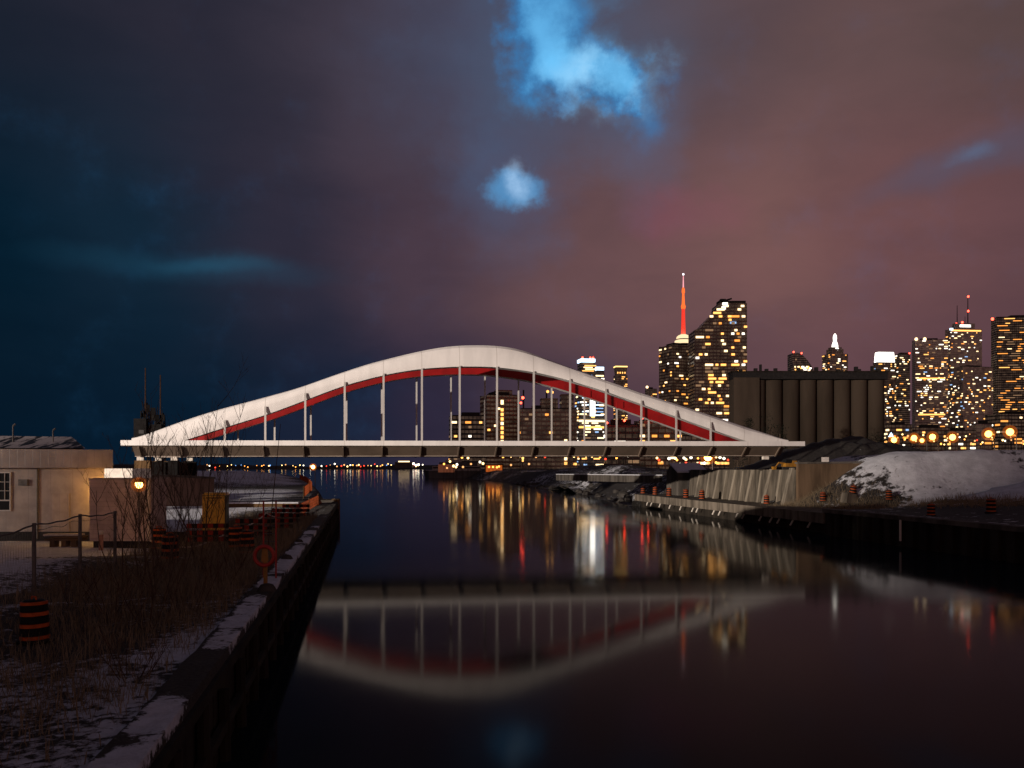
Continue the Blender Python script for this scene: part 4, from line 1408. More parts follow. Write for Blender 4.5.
LAMPG = 'sodium street lamps behind the snow mound'
for px, py, Y, lab in ((894, 440, 230, 'orange street lamp just past the end of the silos'), (914, 438, 225, 'orange street lamp below the dark narrow tower, beside a smaller one'), (922, 440.5, 240, 'smaller orange street lamp close beside a brighter one'),
                       (932.5, 437, 215, 'orange street lamp below the broad grey tower'), (952.5, 437.3, 210, 'orange street lamp below the masted tower'), (988.5, 434, 190, 'orange street lamp in front of the grey annex'),
                       (1010, 432, 180, 'orange street lamp below the amber striped slab tower')):
    p = at(px, py, Y)
    X, yy = p.x + 1.4, Y + .2
    street_lamp(Vector((X, yy, right_h(X, yy))), p.z, lab, LAMPG, 1.4, .72 if px != 922 else .55, 420)
p = at(708, 457, 190)
street_lamp(Vector((p.x + 1.0, 190.2, right_h(p.x + 1.0, 190.2))), p.z, 'brightest orange street lamp seen under the bridge next to the abutment', 'sodium street lamps under the bridge', 1.0, .85, 700, 'sodium_core')
p = at(313, 467, 284)
street_lamp(Vector((p.x + .6, 284.2, left_h(p.x + .6, 284.2))), p.z, 'lone golden street lamp on the shore beyond the quay end', 'shore street lamps', .6, .62, 300, 'sodium_core')

# lights of the town at ground level, one small lamp each
SMALLM = {}


def small_lamp(p, hgt, rad, m_, label, group, name='area_lamp'):
    k = (m_.name, round(rad, 2), round(hgt, 1))
    if k not in SMALLM:
        mb = MB().tube((0, 0, -hgt), (0, 0, -rad * .5), rad * .22, rad * .16, 4, 1)
        mb.ball((0, 0, 0), rad, 6, 0)
        o = mb.build(name, [m_, M['dark_steel']])
        SMALLM[k] = o.data
    else:
        o = bpy.data.objects.new(name, SMALLM[k])
        COL.objects.link(o)
    o.location = p
    return tag(o, label, 'lamp', group)


LC = [glow('lamp_amber', (1, .36, .06), 4.2), glow('lamp_warm', (1, .62, .22), 4.5), glow('lamp_white', (1, .88, .68), 5.0), glow('lamp_red', (1, .05, .02), 3.2), glow('lamp_blue', (.20, .45, 1.0), 1.8), glow('lamp_dim', (1, .45, .15), 1.6)]
rnd = random.Random(11)
# far lake shore
for i in range(72):
    px = 206 + (424 - 206) * ((i + rnd.random() * .8) / 72)
    dense = px > 330
    if not dense and rnd.random() < .35:
        continue
    mi = rnd.choices(range(6), (3, 4, 3, 1.6, 1.6, 2))[0]
    py = rnd.gauss(465.6, .7)
    small_lamp(at(px, py, 2480), 12, rnd.uniform(1.2, 2.6) * (1.0 if dense else .8), LC[mi], 'tiny lamp in the string of lights along the far lake shore', 'lamps along the far shore', 'shore_lamp')
for px, py in ((404, 464.5), (406.5, 465.5), (409, 464), (411, 465), (413.5, 463.6), (416, 465.2), (418.5, 464.6)):
    small_lamp(at(px, py, 2470), 12, 3.2, LC[2], 'bright white lamp in the cluster at the inner end of the far shore lights', 'white lamps of the far shore cluster', 'shore_lamp')
tr = thing('terminal_building', at(404, 468, 2475), 'far lakeside building with a bright roof light behind the water', 'building')
MB().box(at(404, 465, 2476) , (48, 20, 16)).build('wall', M['concrete_dark'], tr)
MB().box(at(404, 461.6, 2474), (30, 6, 3.4)).build('roof_light', WIN[1], tr)

# between deck and far right bank
spots = [(444, 464, 0), (450, 461.5, 1), (453.5, 466, 1), (457, 464.5, 2), (456, 467, 1), (462, 457.5, 0), (468, 458, 1), (471, 464, 5), (480, 462, 2), (483, 463.5, 1), (489, 467, 0), (493, 467, 0), (497, 467.3, 0), (499, 466.5, 0), (503, 457, 0), (511, 456.4, 1), (520, 456, 1), (522.8, 458, 1),
         (536, 457, 5), (545, 457, 3), (551, 456.5, 5), (574, 456.4, 1), (578, 456.5, 0), (586, 456.4, 1), (592, 456.5, 1), (600, 457, 0), (605.5, 459, 3), (616.5, 458, 0), (628, 456, 2), (657, 458, 1), (659, 460, 3), (669, 458.5, 2), (675.5, 458.5, 1), (677, 460, 0), (684, 458, 2),
         (686, 459.5, 1), (691, 457.5, 2), (698, 458.3, 0), (704.5, 463, 2), (716, 457, 1), (720, 457.4, 2), (724, 458.5, 2), (728, 460, 3), (716, 462.5, 0), (686, 463, 3), (699.5, 463, 3), (709, 463, 0), (680, 464, 2), (721, 463, 5), (662, 462, 5), (511, 465, 5), (447, 468, 5), (463, 467, 5), (529, 464, 5)]
for px, py, mi in spots:
    Y = rnd.uniform(380, 460)
    p = at(px, py, Y)
    gz = right_h(p.x, Y)
    where = 'the moored ship' if px < 500 else ('the dark far bank' if px < 640 else 'the abutment top')
    small_lamp(p, max(1.0, p.z - gz + .2), (.62 if mi in (1, 2) else .55) * (1.0 if px > 640 else .95), LC[mi], 'small %s lamp of the town seen under the bridge above %s' % (('amber', 'warm', 'white', 'red', 'blue', 'dim')[mi], where), 'town lamps above ' + where)
for i in range(46):
    px = rnd.uniform(888, 1024)
    py = rnd.uniform(434, 445)
    Y = rnd.uniform(520, 680)
    p = at(px, py, Y)
    mi = rnd.choices(range(6), (4, 4, 2, .8, .2, 4))[0]
    small_lamp(p, max(2, p.z - 3), rnd.uniform(.4, .75), LC[mi], 'small town lamp behind the snow mound among the street lamps', 'town lamps behind the snow mound')
p = at(891, 435, 500)
sg = thing('blue_sign', (p.x, 500, 3), 'small blue and white lit sign on a post beside the end of the silos', 'sign')
MB().tube((p.x, 500, 3), (p.x, 500, p.z - 1), .25, .2, 6).build('post', M['dark_steel'], sg)
MB().prism([(p.x - 1.6, 499.6, p.z - 1), (p.x + 1.6, 499.6, p.z - 1), (p.x, 499.6, p.z + 1.5)], (0, .4, 0)).build('panel', BLUEW, sg)
# lit strip signs and a lit shed
p = at(628, 456, 470)
ls = thing('lit_canopy', (p.x, 470, right_h(p.x, 470)), 'white lit canopy strip just under the middle of the bridge', 'canopy')
MB().box((p.x, 470, p.z), (5.6, 2, .7)).build('light_strip', WIN[4], ls)
MB().box((p.x - 2.4, 470.3, p.z / 2 + right_h(p.x, 470) / 2), (.3, .3, p.z - right_h(p.x, 470))).box((p.x + 2.4, 470.3, p.z / 2 + right_h(p.x, 470) / 2), (.3, .3, p.z - right_h(p.x, 470))).build('post', M['dark_steel'], ls)
p = at(522.8, 458.5, 430)
yb = thing('lit_banner', (p.x, 430, right_h(p.x, 430)), 'narrow upright yellow lit banner on the dark far bank', 'banner')
MB().box((p.x, 430, p.z), (.8, .3, 3.0)).build('panel', WIN[0], yb)
MB().tube((p.x, 430.2, right_h(p.x, 430)), (p.x, 430.2, p.z + 1), .12, .12, 5).build('post', M['dark_steel'], yb)
p = at(494, 467, 480)
sh = thing('lit_shed', (p.x, 480, 3.5), 'open shed glowing orange inside on the far bank behind the moored ship', 'shed')
MB().box((p.x, 483, 5.6), (9, .4, 3.6)).build('back_wall', glow('orange_lit_wall', (1.0, .20, .02), .42), sh)  # lamp light on this wall put in as emission
MB().box((p.x, 481, 7.7), (10, 6, .5)).build('roof', M['dark_steel'], sh)
for k in (-4.6, 4.6):
    MB().box((p.x + k, 480.5, 5.5), (.4, 5, 4)).build('side_wall', M['dark_steel'], sh)
p = at(446, 466, 500)
sh = thing('lit_yard_wall', (p.x, 500, 3.5), 'low wall lit orange at the stern of the moored ship', 'wall')
MB().box((p.x, 502, 5.6), (9, .5, 4.4)).build('wall_slab', glow('amber_lit_wall', (1.0, .22, .03), .09), sh)  # orange light on the slab put in as weak emission

# moored ship
hs = thing('moored_ship', (at(452, 0, 520).x, 520, 0), 'dark moored ship with pale deck bands where the far bank meets the lake', 'ship')
X = hs.location.x
bow = at(423.5, 0, 520).x
L = 34.0
pts = [(bow, 524), (bow + 3, 520.2), (bow + L, 519.6), (bow + L, 528.4), (bow + 3, 527.8)]
hb = MB()
n = len(pts)
hb.v = [(x1 + (.8 if i == 0 else 0), y1, -.8) for i, (x1, y1) in enumerate(pts)] + [(x1 - (.5 if i == 0 else 0), y1, 4.2 if i else 4.8) for i, (x1, y1) in enumerate(pts)]
hb.f = [tuple(range(n - 1, -1, -1)), tuple(range(n, 2 * n))] + [(i, (i + 1) % n, n + (i + 1) % n, n + i) for i in range(n)]
hb.mi = [0] * len(hb.f)
hb.build('hull', M['hull'], hs)
MB().box((bow + 19, 524, 5.6), (28, 7, 2.7)).build('deckhouse', M['ship_white'], hs)
MB().box((bow + 20, 524, 8.1), (22, 6.2, 2.1)).build('upper_deck', M['hull'], hs)
MB().box((bow + 17, 524, 9.9), (9, 5, 1.4)).build('wheelhouse', M['ship_white'], hs)
MB().box((bow + 19, 520.42, 6.0), (27, .1, .8)).build('window_band', M['glass'], hs)
MB().box((bow + 17.5, 519.5, 4.45), (32, .2, .35)).build('rubbing_strake', M['ship_white'], hs)
MB().tube((bow + 16, 524, 10.6), (bow + 16, 524, 15), .14, .08, 6).build('mast', M['dark_steel'], hs)


# ------------------------------------------------------------------ traffic drums
def drum_proto():
    r = thing('traffic_drum', (0, 0, 0), '-', 'traffic drum')
    R_ = .30
    MB().lathe((0, 0, 0), [(.42, 0), (.42, .07), (.36, .10)], 16).build('rubber_base', M['black_band'], r, shift=False)
    zs = [.10, .19, .38, .48, .66, .76, .92, 1.00]
    prof, mis = [], []
    for i in range(len(zs) - 1):
        k = 1 - .10 * i / 6
        prof += [(R_ * k + .03, zs[i] + .001), (R_ * k + .03, zs[i + 1] - .012), (R_ * k - .01, zs[i + 1] - .006)]
        mis += [1 if i % 2 else 0, 1 if i % 2 else 0, 1]
    prof += [(R_ * .7, 1.03), (.05, 1.035)]
    MB().lathe((0, 0, 0), prof, 20, mis=mis + [1, 1, 1]).build('body', [M['orange'], M['black_band']], r, smooth=False, shift=False)
    MB().path([(-.12, 0, 1.02), (-.10, 0, 1.10), (.10, 0, 1.10), (.12, 0, 1.02)], .02, 6).build('handle', M['orange'], r, shift=False)
    return r


DP = drum_proto()
used = [False]


def drum(p, label, group, tilt=0.0, sc=1.0):
    o = DP if not used[0] else copy_tree(DP)
    used[0] = True
    o.location = p
    o.scale = (sc, sc, sc)
    o.rotation_euler = (random.uniform(-.02, .02), tilt, random.uniform(0, 6))
    return tag(o, label, 'traffic drum', group)


p = hit(35, 643, left_h)
drum(p, 'orange and black banded traffic drum beside the fence post on the near snowy ground', 'traffic drums on the near bank', .03, .97)
NUM = ('first', 'second', 'third', 'fourth', 'fifth', 'sixth')
for i, px in enumerate((702, 686, 669, 655, 643)):
    q_ = (px - CX) / F
    s_ = RIGHT_S + 1.8
    Y = s_ / (q_ * CT + ST)
    X = q_ * Y
    drum(Vector((X, Y, LEDGE_Z)), '%s orange traffic drum along the concrete dock, counted away from the bridge' % NUM[i], 'traffic drums on the dock', random.uniform(-.06, .06), 1.15)
p = st(RIGHT_S + 3.4, 99)
drum(Vector((p.x, p.y, LEDGE_Z)), 'dull traffic drum at the foot of the abutment ribs under the bridge end', 'traffic drums on the dock', 0, 1.0)
for px, py, lab, ti, sc in ((823, 502, 'orange traffic drum in the dark gap at the foot of the wing wall', 0, 1.0), (852, 496, 'tilted red and orange drum at the broken edge of the snow slope', .18, 1.1), (889, 500.5, 'faint orange drum half sunk in scrub at the foot of the snow', 0, 1.0),
                            (931, 516, 'orange banded drum standing on the dark apron near the bank wall', 0, 1.0), (991, 513, 'larger orange banded drum close to the foot of the snow slope', 0, 1.05)):
    p = hit(px, py, right_h, 50)
    drum(p, lab, 'traffic drums below the snow mound', ti, sc * (.98 if px != 991 else 1.1))
# red and white warning board
p = drop(825, 112, right_h)
bd = thing('warning_board', p, 'white board with a red lower half standing on the bank above the wing wall', 'sign')
MB().tube(p, p + Vector((0, 0, 1.6)), .05, .05, 6).build('post', M['galv'], bd)
MB().box((p.x, p.y - .07, p.z + 1.35), (.9, .06, .75)).build('panel', M['white_band'], bd)
MB().box((p.x, p.y - .07, p.z + .72), (.72, .06, .5)).build('lower_panel', M['red_paint'], bd)
# broken concrete blocks
for i, (px, py, sx, lab) in enumerate(((848, 503, 1.4, 'rough concrete block lying at the foot of the broken snow slope'), (728, 494, .9, 'dark block standing against the ribbed abutment'))):
    p = hit(px, py, right_h, 60)
    o = MB().box((0, 0, .5), (sx, 1.0, 1.1), 0, 0, .9).build('concrete_block', M['concrete'], bevel=.06)
    o.location = p
    o.rotation_euler = (.05, .12, .4)
    tag(o, lab, 'concrete block')

# ------------------------------------------------------------------ site trailers on the left bank
GZ = left_h(-23, 47)
t0 = thing('site_trailer', (-29, 49.4, GZ), 'long tan site building with a snowy roof and a dark window beside the canal', 'site building')
YW = 49.4
xr = at(88, 0, YW).x
xl = xr - 22
MB().hexa([(xl, YW, GZ - .2), (xr + .9, YW, GZ - .2), (xr - 3.0, YW + 7, GZ - .2), (xl, YW + 7, GZ - .2), (xl, YW, 6.35), (xr + .9, YW, 6.35), (xr - 3.0, YW + 7, 6.35), (xl, YW + 7, 6.35)]).build('wall', M['trailer'], t0)
xf = at(113, 0, YW - .5).x
zt = at(0, 447.5, YW - .5).z
MB().hexa([(xl, YW - .5, 6.353), (xf, YW - .5, 6.353), (xf - 3.8, YW + 7.2, 6.353), (xl, YW + 7.2, 6.353), (xl, YW - .5, zt + .05), (xf, YW - .5, zt - .12), (xf - 3.8, YW + 7.2, zt - .12), (xl, YW + 7.2, zt + .05)]).build('parapet', M['trailer_fascia'], t0)
MB().box((xr - 3.4 + 1.7, YW - .03, GZ + .32), (22, .05, .5)).build('skirting', M['dark_steel'], t0)
rf = MB()
zr_ = at(0, 434, YW + 5).z
rxe = at(92, 0, YW + 1).x
rf.add([(xl, YW + .2, zt + .02), (rxe, YW + .2, zt - .02), (rxe - 3.6, YW + 7, zt - .02), (xl, YW + 7, zt + .02), (xl, YW + 3.6, zr_ + .05), (rxe - 2.4, YW + 3.6, zr_ - .22)],
       [(0, 1, 5, 4), (1, 2, 5), (2, 3, 4, 5), (3, 0, 4), (3, 2, 1, 0)])
rm, rt, rb = newmat('melting_roof_snow')
tcn = rt.n('ShaderNodeTexCoord')
mpn = rt.n('ShaderNodeMapping')
rt.put(mpn.inputs[0], tcn.outputs['Object'])
mpn.inputs['Rotation'].default_value = (0, 0, .5)
mpn.inputs['Scale'].default_value = (1.6, .28, 1)
nz = rt.noise(mpn.outputs[0], 1.5, 6, .6)
rt.put(rb.inputs['Base Color'], rt.mix(rt.ss(nz, .44, .54), (.02, .02, .022), (.55, .50, .50)))
rf.build('roof', rm, t0)
for px, py in ((13, 426), (53, 430.5)):
    p = at(px, py, YW + 2)
    v_ = MB().tube((p.x, p.y, zt + .1), (p.x, p.y, p.z), .035, .035, 6)
    v_.tube((p.x, p.y, p.z), (p.x + .14, p.y, p.z + .12), .05, .05, 6)
    v_.build('vent_pipe', M['galv'], t0)
MB().tube((at(38, 0, YW).x, YW - .06, GZ + .2), (at(38, 0, YW).x, YW - .06, 6.33), .05, .05, 8).build('downpipe', M['galv'], t0)
MB().box((at(24, 0, YW).x, YW - .07, 5.55), (.5, .13, .34)).build('wall_vent', M['galv'], t0)
MB().box((at(60, 0, YW).x, YW - .03, 3.9), (1.05, .05, 2.1)).build('door', M['trailer_fascia'], t0)
# window
wx0, wx1 = at(-14, 0, YW).x, at(11.5, 0, YW).x
wz0, wz1 = at(0, 511, YW).z, at(0, 472, YW).z
wn = MB()
for a, b2, c, d in ((wx0, wx1, wz0, wz0 + .06), (wx0, wx1, wz1 - .06, wz1), (wx0, wx0 + .06, wz0 + .06, wz1 - .06), (wx1 - .06, wx1, wz0 + .06, wz1 - .06), (wx0 + .06, wx1 - .06, wz0 + .55, wz0 + .62)):
    wn.box(((a + b2) / 2, YW - .05, (c + d) / 2), (b2 - a, .09, d - c))
for k in (1, 2, 3):
    xx = wx0 + (wx1 - wx0) * k / 4
    wn.box((xx, YW - .035, (wz0 + .62 + wz1 - .06) / 2), (.025, .05, wz1 - wz0 - .68))
for k in (1, 2):
    zz = wz0 + .62 + (wz1 - wz0 - .68) * k / 3
    wn.box(((wx0 + wx1) / 2, YW - .03, zz), (wx1 - wx0 - .12, .04, .025))
wf = wn.build('window', M['white_band'], t0)
MB().box(((wx0 + wx1) / 2, YW - .008, (wz0 + wz1) / 2), (wx1 - wx0 - .1, .012, wz1 - wz0 - .1)).build('pane', M['glass'], wf)

ct = thing('white_container', (at(118, 0, 45.8).x, 46.8, GZ), 'small pale boarded container beside the tan site building', 'container')
ca_, cb_ = at(89.5, 0, 45.8).x, at(150.5, 0, 45.8).x
zc_ = at(0, 479.5, 45.8).z
MB().hexa([(ca_, 45.8, GZ + .35), (cb_, 45.8, GZ + .35), (cb_, 47.9, GZ + .35), (ca_, 47.9, GZ + .35), (ca_, 45.8, zc_), (cb_, 45.8, zc_), (cb_, 47.9, zc_), (ca_, 47.9, zc_)]).build('wall', M['container'], ct)
MB().box(((ca_ + cb_) / 2, 46.85, zc_ + .035), (cb_ - ca_ + .1, 2.2, .06)).build('roof', M['trailer_fascia'], ct)
MB().box(((ca_ + cb_) / 2, 46.9, GZ + .15), (cb_ - ca_ - .2, 1.8, .4)).build('skid', M['dark_steel'], ct)
MB().box((cb_ - .10, 45.78, (zc_ + GZ + .4) / 2), (.09, .06, zc_ - GZ - .5)).build('corner_post', M['white_tarp'], ct)

wt = at(118, 474, 85)
vg = left_h(wt.x, 85)
vz = at(0, 468.5, 85).z
vn = thing('white_box_trailer', (wt.x, 87, vg), 'bright white box trailer standing behind the pale container', 'box trailer')
MB().box((wt.x, 87.2, (vz + vg + .8) / 2), (2.7, 4.4, vz - vg - .8)).build('box_body', M['white_tarp'], vn)
MB().box((wt.x, 87.2, vg + .68), (2.3, 4.0, .22)).build('chassis', M['dark_steel'], vn)
for k in (-1.1, 1.1):
    for yy in (85.9, 88.4):
        MB().tube((wt.x + k - .12, yy, vg + .45), (wt.x + k + .12, yy, vg + .45), .46, .46, 14).build('wheel', M['black_band'], vn)


# lamp on the container corner and lamp behind it that lights the long wall
def wall_lamp(p, label, power, head, parentname='site_lamp', pole_to=None, col='sodium_core', aim=None):
    r = thing(parentname, p, label, 'site lamp', 'site lamps by the container')
    MB().ball(p, head, 10).build('bulb', M[col], r, smooth=True)
    MB().lathe((p.x, p.y, p.z + head * .55), [(head * 1.25, 0), (head * 1.0, head * .5), (head * .3, head * .8)], 12).build('hood', M['dark_steel'], r)
    if head > .1:
        halo(p, head, r)
    if pole_to is not None:
        MB().tube((p.x, p.y, pole_to), (p.x, p.y, p.z - head * .7), .035, .035, 8).build('pole', M['galv'], r)
    l = bpy.data.lights.new('lamp_light', 'POINT')
    l.energy = power
    l.color = (1, .48, .10)
    l.shadow_soft_size = head * 1.03
    lo = bpy.data.objects.new('lamp_light', l)
    COL.objects.link(lo)
    lo.parent = r
    lo.location = (0, 0, 0) if aim is None else aim
    return r


p = at(139, 484.5, 42.7)
wall_lamp(p, 'glaring orange lamp on a pole at the corner of the pale container', 850, .19, pole_to=left_h(p.x, 42.7) - .05, aim=(.0, -.0, .0))
p = Vector((at(100, 0, 48.6).x, 48.6, at(0, 492, 48.6).z))
wall_lamp(p, 'small lamp hidden behind the container lighting the tan wall orange', 110, .05, pole_to=GZ - .1, aim=(-.09, .0, 0))

# things between fence and buildings
p = drop(101, 37, left_h)
bo = thing('bollard', p, 'short faded red bollard in front of the pale container', 'bollard')
MB().tube(p - Vector((0, 0, .1)), p + Vector((0, 0, .78)), .11, .11, 12).build('post', mat('faded_red_bollard', (.42, .22, .18), .7, .4, 6), bo)
MB().ball(p + Vector((0, 0, .86)), .14, 10).build('cap', M['white_band'], bo)
p = drop(66, 38.5, left_h)
pl = thing('plank_stack', p, 'low stack of planks under the lit corner of the tan building', 'plank stack')
for k, (dx, ln) in enumerate(((0, 1.9), (.2, 1.6), (-.1, 1.8))):
    MB().box((p.x + dx, p.y, p.z + .38 + .12 * k), (ln, .7, .09), .05 * k).build('plank', M['white_band' if k == 2 else 'timber'], pl)
for dx in (-.6, .0, .5):
    MB().box((p.x + dx, p.y, p.z + .15), (.25, .5, .34)).build('support_block', M['timber'], pl)

# chain link fence
fp = [(-26, 21.5, 540), (34, 23.5, 523), (80, 27, 514), (115, 29.5, 511)]
cf = thing('chain_link_fence', drop(34, 23.5, left_h), 'sagging chain link fence on rusty posts in front of the tan site building', 'fence')
tops = []
for px, Y, yt in fp:
    p = drop(px, Y, left_h)
    tz = at(px, yt, p.y).z
    MB().tube(p - Vector((0, 0, .2)), (p.x, p.y, tz), .07, .062, 8).build('post', M['galv'], cf)
    tops.append((p, tz))
mesh = MB()
rail = MB()
for (p, za), (q2, zb) in zip(tops, tops[1:]):
    N = 14
    pts = []
    for i in range(N + 1):
        f = i / N
        pts.append(Vector((p.x + (q2.x - p.x) * f, p.y + (q2.y - p.y) * f, za + (zb - za) * f - .05 - .07 * math.sin(math.pi * f) + .015 * math.sin(f * 17))))
    rail.path(pts, .028, 6)
    rail.path([v + Vector((0, 0, -.16 - .04 * math.sin(k))) for k, v in enumerate(pts)], .008, 4)
    n = int((q2 - p).length / .11)
    for i in range(n):
        for dd in (-1, 1):
            f0 = i / n
            f1 = f0 + dd * 1.5 / n
            if not 0 <= f1 <= 1:
                continue
            def P(f, k):
                g0 = p.z + (q2.z - p.z) * f + .05
                g1 = za + (zb - za) * f - .10 - .07 * math.sin(math.pi * f)
                return Vector((p.x + (q2.x - p.x) * f, p.y + (q2.y - p.y) * f, g0 + (g1 - g0) * k))
            mesh.tube(P(f0, 0), P(f1, 1), .0025, .0025, 3, cap=False)
mesh.build('wire_mesh', M['galv'], cf)
rail.build('rail', M['galv'], cf)

# portable toilet
p = drop(216, 46, left_h)
pt = thing('portable_toilet', p, 'orange yellow portable cabin with a green side standing on the snow', 'portable cabin')
ang = .16
ca, sa = math.cos(ang), math.sin(ang)
loc = lambda x, y, z: (p.x + x * ca - y * sa, p.y + x * sa + y * ca, p.z + z)
MB().box(loc(0, 0, 1.05), (1.15, 1.15, 2.0), ang).build('body', M['green'], pt)
MB().box(loc(-.03, -.60, 1.05), (1.12, .05, 1.95), ang).build('door', M['cabin_yellow'], pt)
MB().box(loc(0, 0, 2.12), (1.22, 1.22, .13), ang, 0, .86).build('roof', M['cabin_yellow'], pt)
MB().box(loc(.0, -.63, 1.92), (.8, .02, .05), ang).build('vent_slot', M['black_band'], pt)
MB().box(loc(0, 0, .03), (1.25, 1.25, .1), ang).build('skid', M['dark_steel'], pt)
pt.scale = (1.17, 1.17, 1.17)
p2 = drop(200, 46.5, left_h)
tb = thing('leaning_sheet', p2, 'pale sheet leaning against the orange yellow cabin', 'panel')
MB().hexa([p2 + Vector((-.25, 0, 0)), p2 + Vector((.2, 0, 0)), p2 + Vector((.2, .05, 0)), p2 + Vector((-.25, .05, 0)), p2 + Vector((-.05, .35, 1.1)), p2 + Vector((.3, .35, 1.15)), p2 + Vector((.3, .4, 1.15)), p2 + Vector((-.05, .4, 1.1))]).build('panel', M['white_band'], tb)


# striped barricades
def barricade_proto():
    r = thing('striped_barricade', (0, 0, 0), '-', 'barricade')
    for z in (.38, .68, .98):
        mb = MB()
        for k in range(8):
            mb.box((-.9 + .225 * (k + .5), -.05, z), (.2245, .03, .2), 0, k % 2)
        mb.build('board', [M['dull_red'], M['black_band']], r, shift=False)
    for x in (-.8, .8):
        MB().box((x, 0, .58), (.06, .05, 1.16)).box((x, 0, .03), (.08, .7, .06)).build('leg', M['galv'], r, shift=False)
    return r


BP = barricade_proto()
spots = [(208, 38, .15, 'striped barricade in front of the orange yellow cabin door'), (254, 41, -.1, 'striped barricade between cabin and dock ladder'),
         (276, 46, .1, 'striped barricade just behind the dock ladder'), (286, 52, -.2, 'striped barricade standing closest to the orange shore fence'), (296, 58, .2, 'striped barricade farthest out towards the quay end')]
for px, py, lab in ((170, 561, 'red banded drum nearest the bare saplings, before the white container'), (236, 549, 'red banded drum just past the green side of the cabin'), (247, 555, 'red banded drum standing in the dead grass before the barricades'), (159, 551, 'red banded drum at the foot of the abutment wall saplings')):
    drum(hit(px, py, left_h, 20), lab, 'traffic drums among the barricades', 0, 1.1)
for i, (px, Y, rz, lab) in enumerate(spots):
    o = BP if i == 0 else copy_tree(BP)
    o.location = drop(px, Y, left_h)
    o.rotation_euler = (0, 0, rz)
    o.scale = (1.15, 1.15, 1.15)
    tag(o, lab, 'barricade', 'striped barricades on the near bank')
# white hose over the barricades
hp = []
for px, py, Y in ((150, 541, 37), (172, 545, 37), (190, 547, 37), (205, 543, 38.5), (218, 538, 39.5), (232, 528, 41), (246, 526, 43), (256, 521, 44), (266, 513, 45), (276, 517, 46), (290, 514, 50), (298, 510, 54)):
    p = drop(px, Y, left_h)
    p.z = max(p.z + .06, at(px, py, p.y).z)
    hp.append(p)
sm = []
for a, b2 in zip(hp, hp[1:]):
    for k in range(4):
        sm.append(a.lerp(b2, k / 4) - Vector((0, 0, .05 * math.sin(math.pi * k / 4))))
tag(MB().path(sm + [hp[-1]], .035, 6).build('hose', M['white_tarp'], smooth=True), 'pale hose slung along the striped barricades in the dead grass', 'hose')

# orange mesh fences
def mesh_fence(pts, h, label, grp):
    r = thing('mesh_fence', pts[0], label, 'fence', grp)
    for p in pts:
        MB().tube(p - Vector((0, 0, .1)), p + Vector((0, 0, h + .15)), .035, .03, 6).build('post', M['timber'], r)
    mb = MB()
    for a, b2 in zip(pts, pts[1:]):
        n = max(2, int((b2 - a).length / .45))
        for k in range(n):
            c = a.lerp(b2, (k + .5) / n)
            mb.tube(c + Vector((0, 0, .08)), c + Vector((0, 0, h)), .014, .014, 3, cap=False)
        for k in range(5):
            z_ = .1 + (h - .1) * k / 4
            mb.tube(a + Vector((0, 0, z_)), b2 + Vector((0, 0, z_ - .02)), .016, .016, 3, cap=False)
    mb.build('netting', M['netting'], r)


mesh_fence([drop(px, Y, left_h) for px, Y in ((291, 56), (300, 62), (309, 70), (318, 80), (326, 92))], 1.1, 'orange mesh fence along the quay edge leading to the quay end', 'orange mesh fences')
mesh_fence([Vector((left_shore(Y) - 3, Y, left_h(left_shore(Y) - 3, Y))) for Y in (119, 138, 158, 180, 204, 234, 266, 300)], 1.5, 'long dull orange mesh fence following the shoreline beyond the quay end', 'orange mesh fences')
p = drop(328.5, 93, left_h)
yp = thing('marker_post', p, 'thin yellow marker post at the quay end', 'post')
MB().tube(p, p + Vector((0, 0, 1.9)), .07, .05, 8).build('post', M['yellow'], yp)
MB().ball(p + Vector((0, 0, 1.95)), .09, 8).build('cap', M['yellow'], yp)

# lifebuoy and dock ladder on the quay
p = hit(266, 588, left_h, 12)
p = st(LEFT_S - .95, to_st(p.x, p.y)[1], LEFT_Z)
Yb = p.y
p.x = (265.5 - CX) / F * Yb
p.z = left_h(p.x, Yb)
lb = thing('lifebuoy_station', p, 'red lifebuoy ring hung on a yellow post at the quay edge', 'lifebuoy station')
MB().box((p.x, p.y, p.z + .6), (.10, .08, 1.25)).build('post', M['yellow'], lb)
MB().box((p.x, p.y - .06, p.z + .98), (.20, .04, .42), 0, 0, .7).build('holder', M['yellow'], lb)
ring = MB()
N, Q = 24, 8
for i in range(N):
    for j in range(Q):
        a, c = 2 * math.pi * i / N, 2 * math.pi * j / Q
        rr = .27 + .055 * math.cos(c)
        ring.v.append((p.x + rr * math.cos(a), p.y - .14 + .055 * math.sin(c), p.z + .93 + rr * math.sin(a)))
for i in range(N):
    for j in range(Q):
        ring.f.append((i * Q + j, i * Q + (j + 1) % Q, ((i + 1) % N) * Q + (j + 1) % Q, ((i + 1) % N) * Q + j))
        ring.mi.append(1 if i % 6 == 0 else 0)
ring.build('ring', [M['red_paint'], M['red_paint']], lb, smooth=True)
lb.scale = (1.2, 1.2, 1.2)
Yl = 32.8
xa, xb = at(263.5, 0, Yl).x, at(276, 0, Yl).x
zg = LEFT_Z + .02
zt_ = at(0, 501, Yl).z
ld = thing('dock_ladder', ((xa + xb) / 2, Yl, zg), 'steel dock ladder with red side rails standing above the quay edge', 'ladder')
for xx in (xa, xb):
    MB().tube((xx, Yl, zg - .1), (xx, Yl, zt_), .032, .032, 8).build('side_rail', M['red_paint'], ld)
z_ = zg + .25
while z_ < zt_ - .1:
    MB().tube((xa, Yl, z_), (xb, Yl, z_), .02, .02, 6).build('rung', M['galv'], ld)
    z_ += .28
tag(MB().tube(drop(264, 26.6, left_h) - Vector((0, 0, .1)), at(280.5, 424, 33), .022, .010, 5).build('bamboo_pole', M['bark_red']), 'thin leaning pole beside the dock ladder', 'pole')
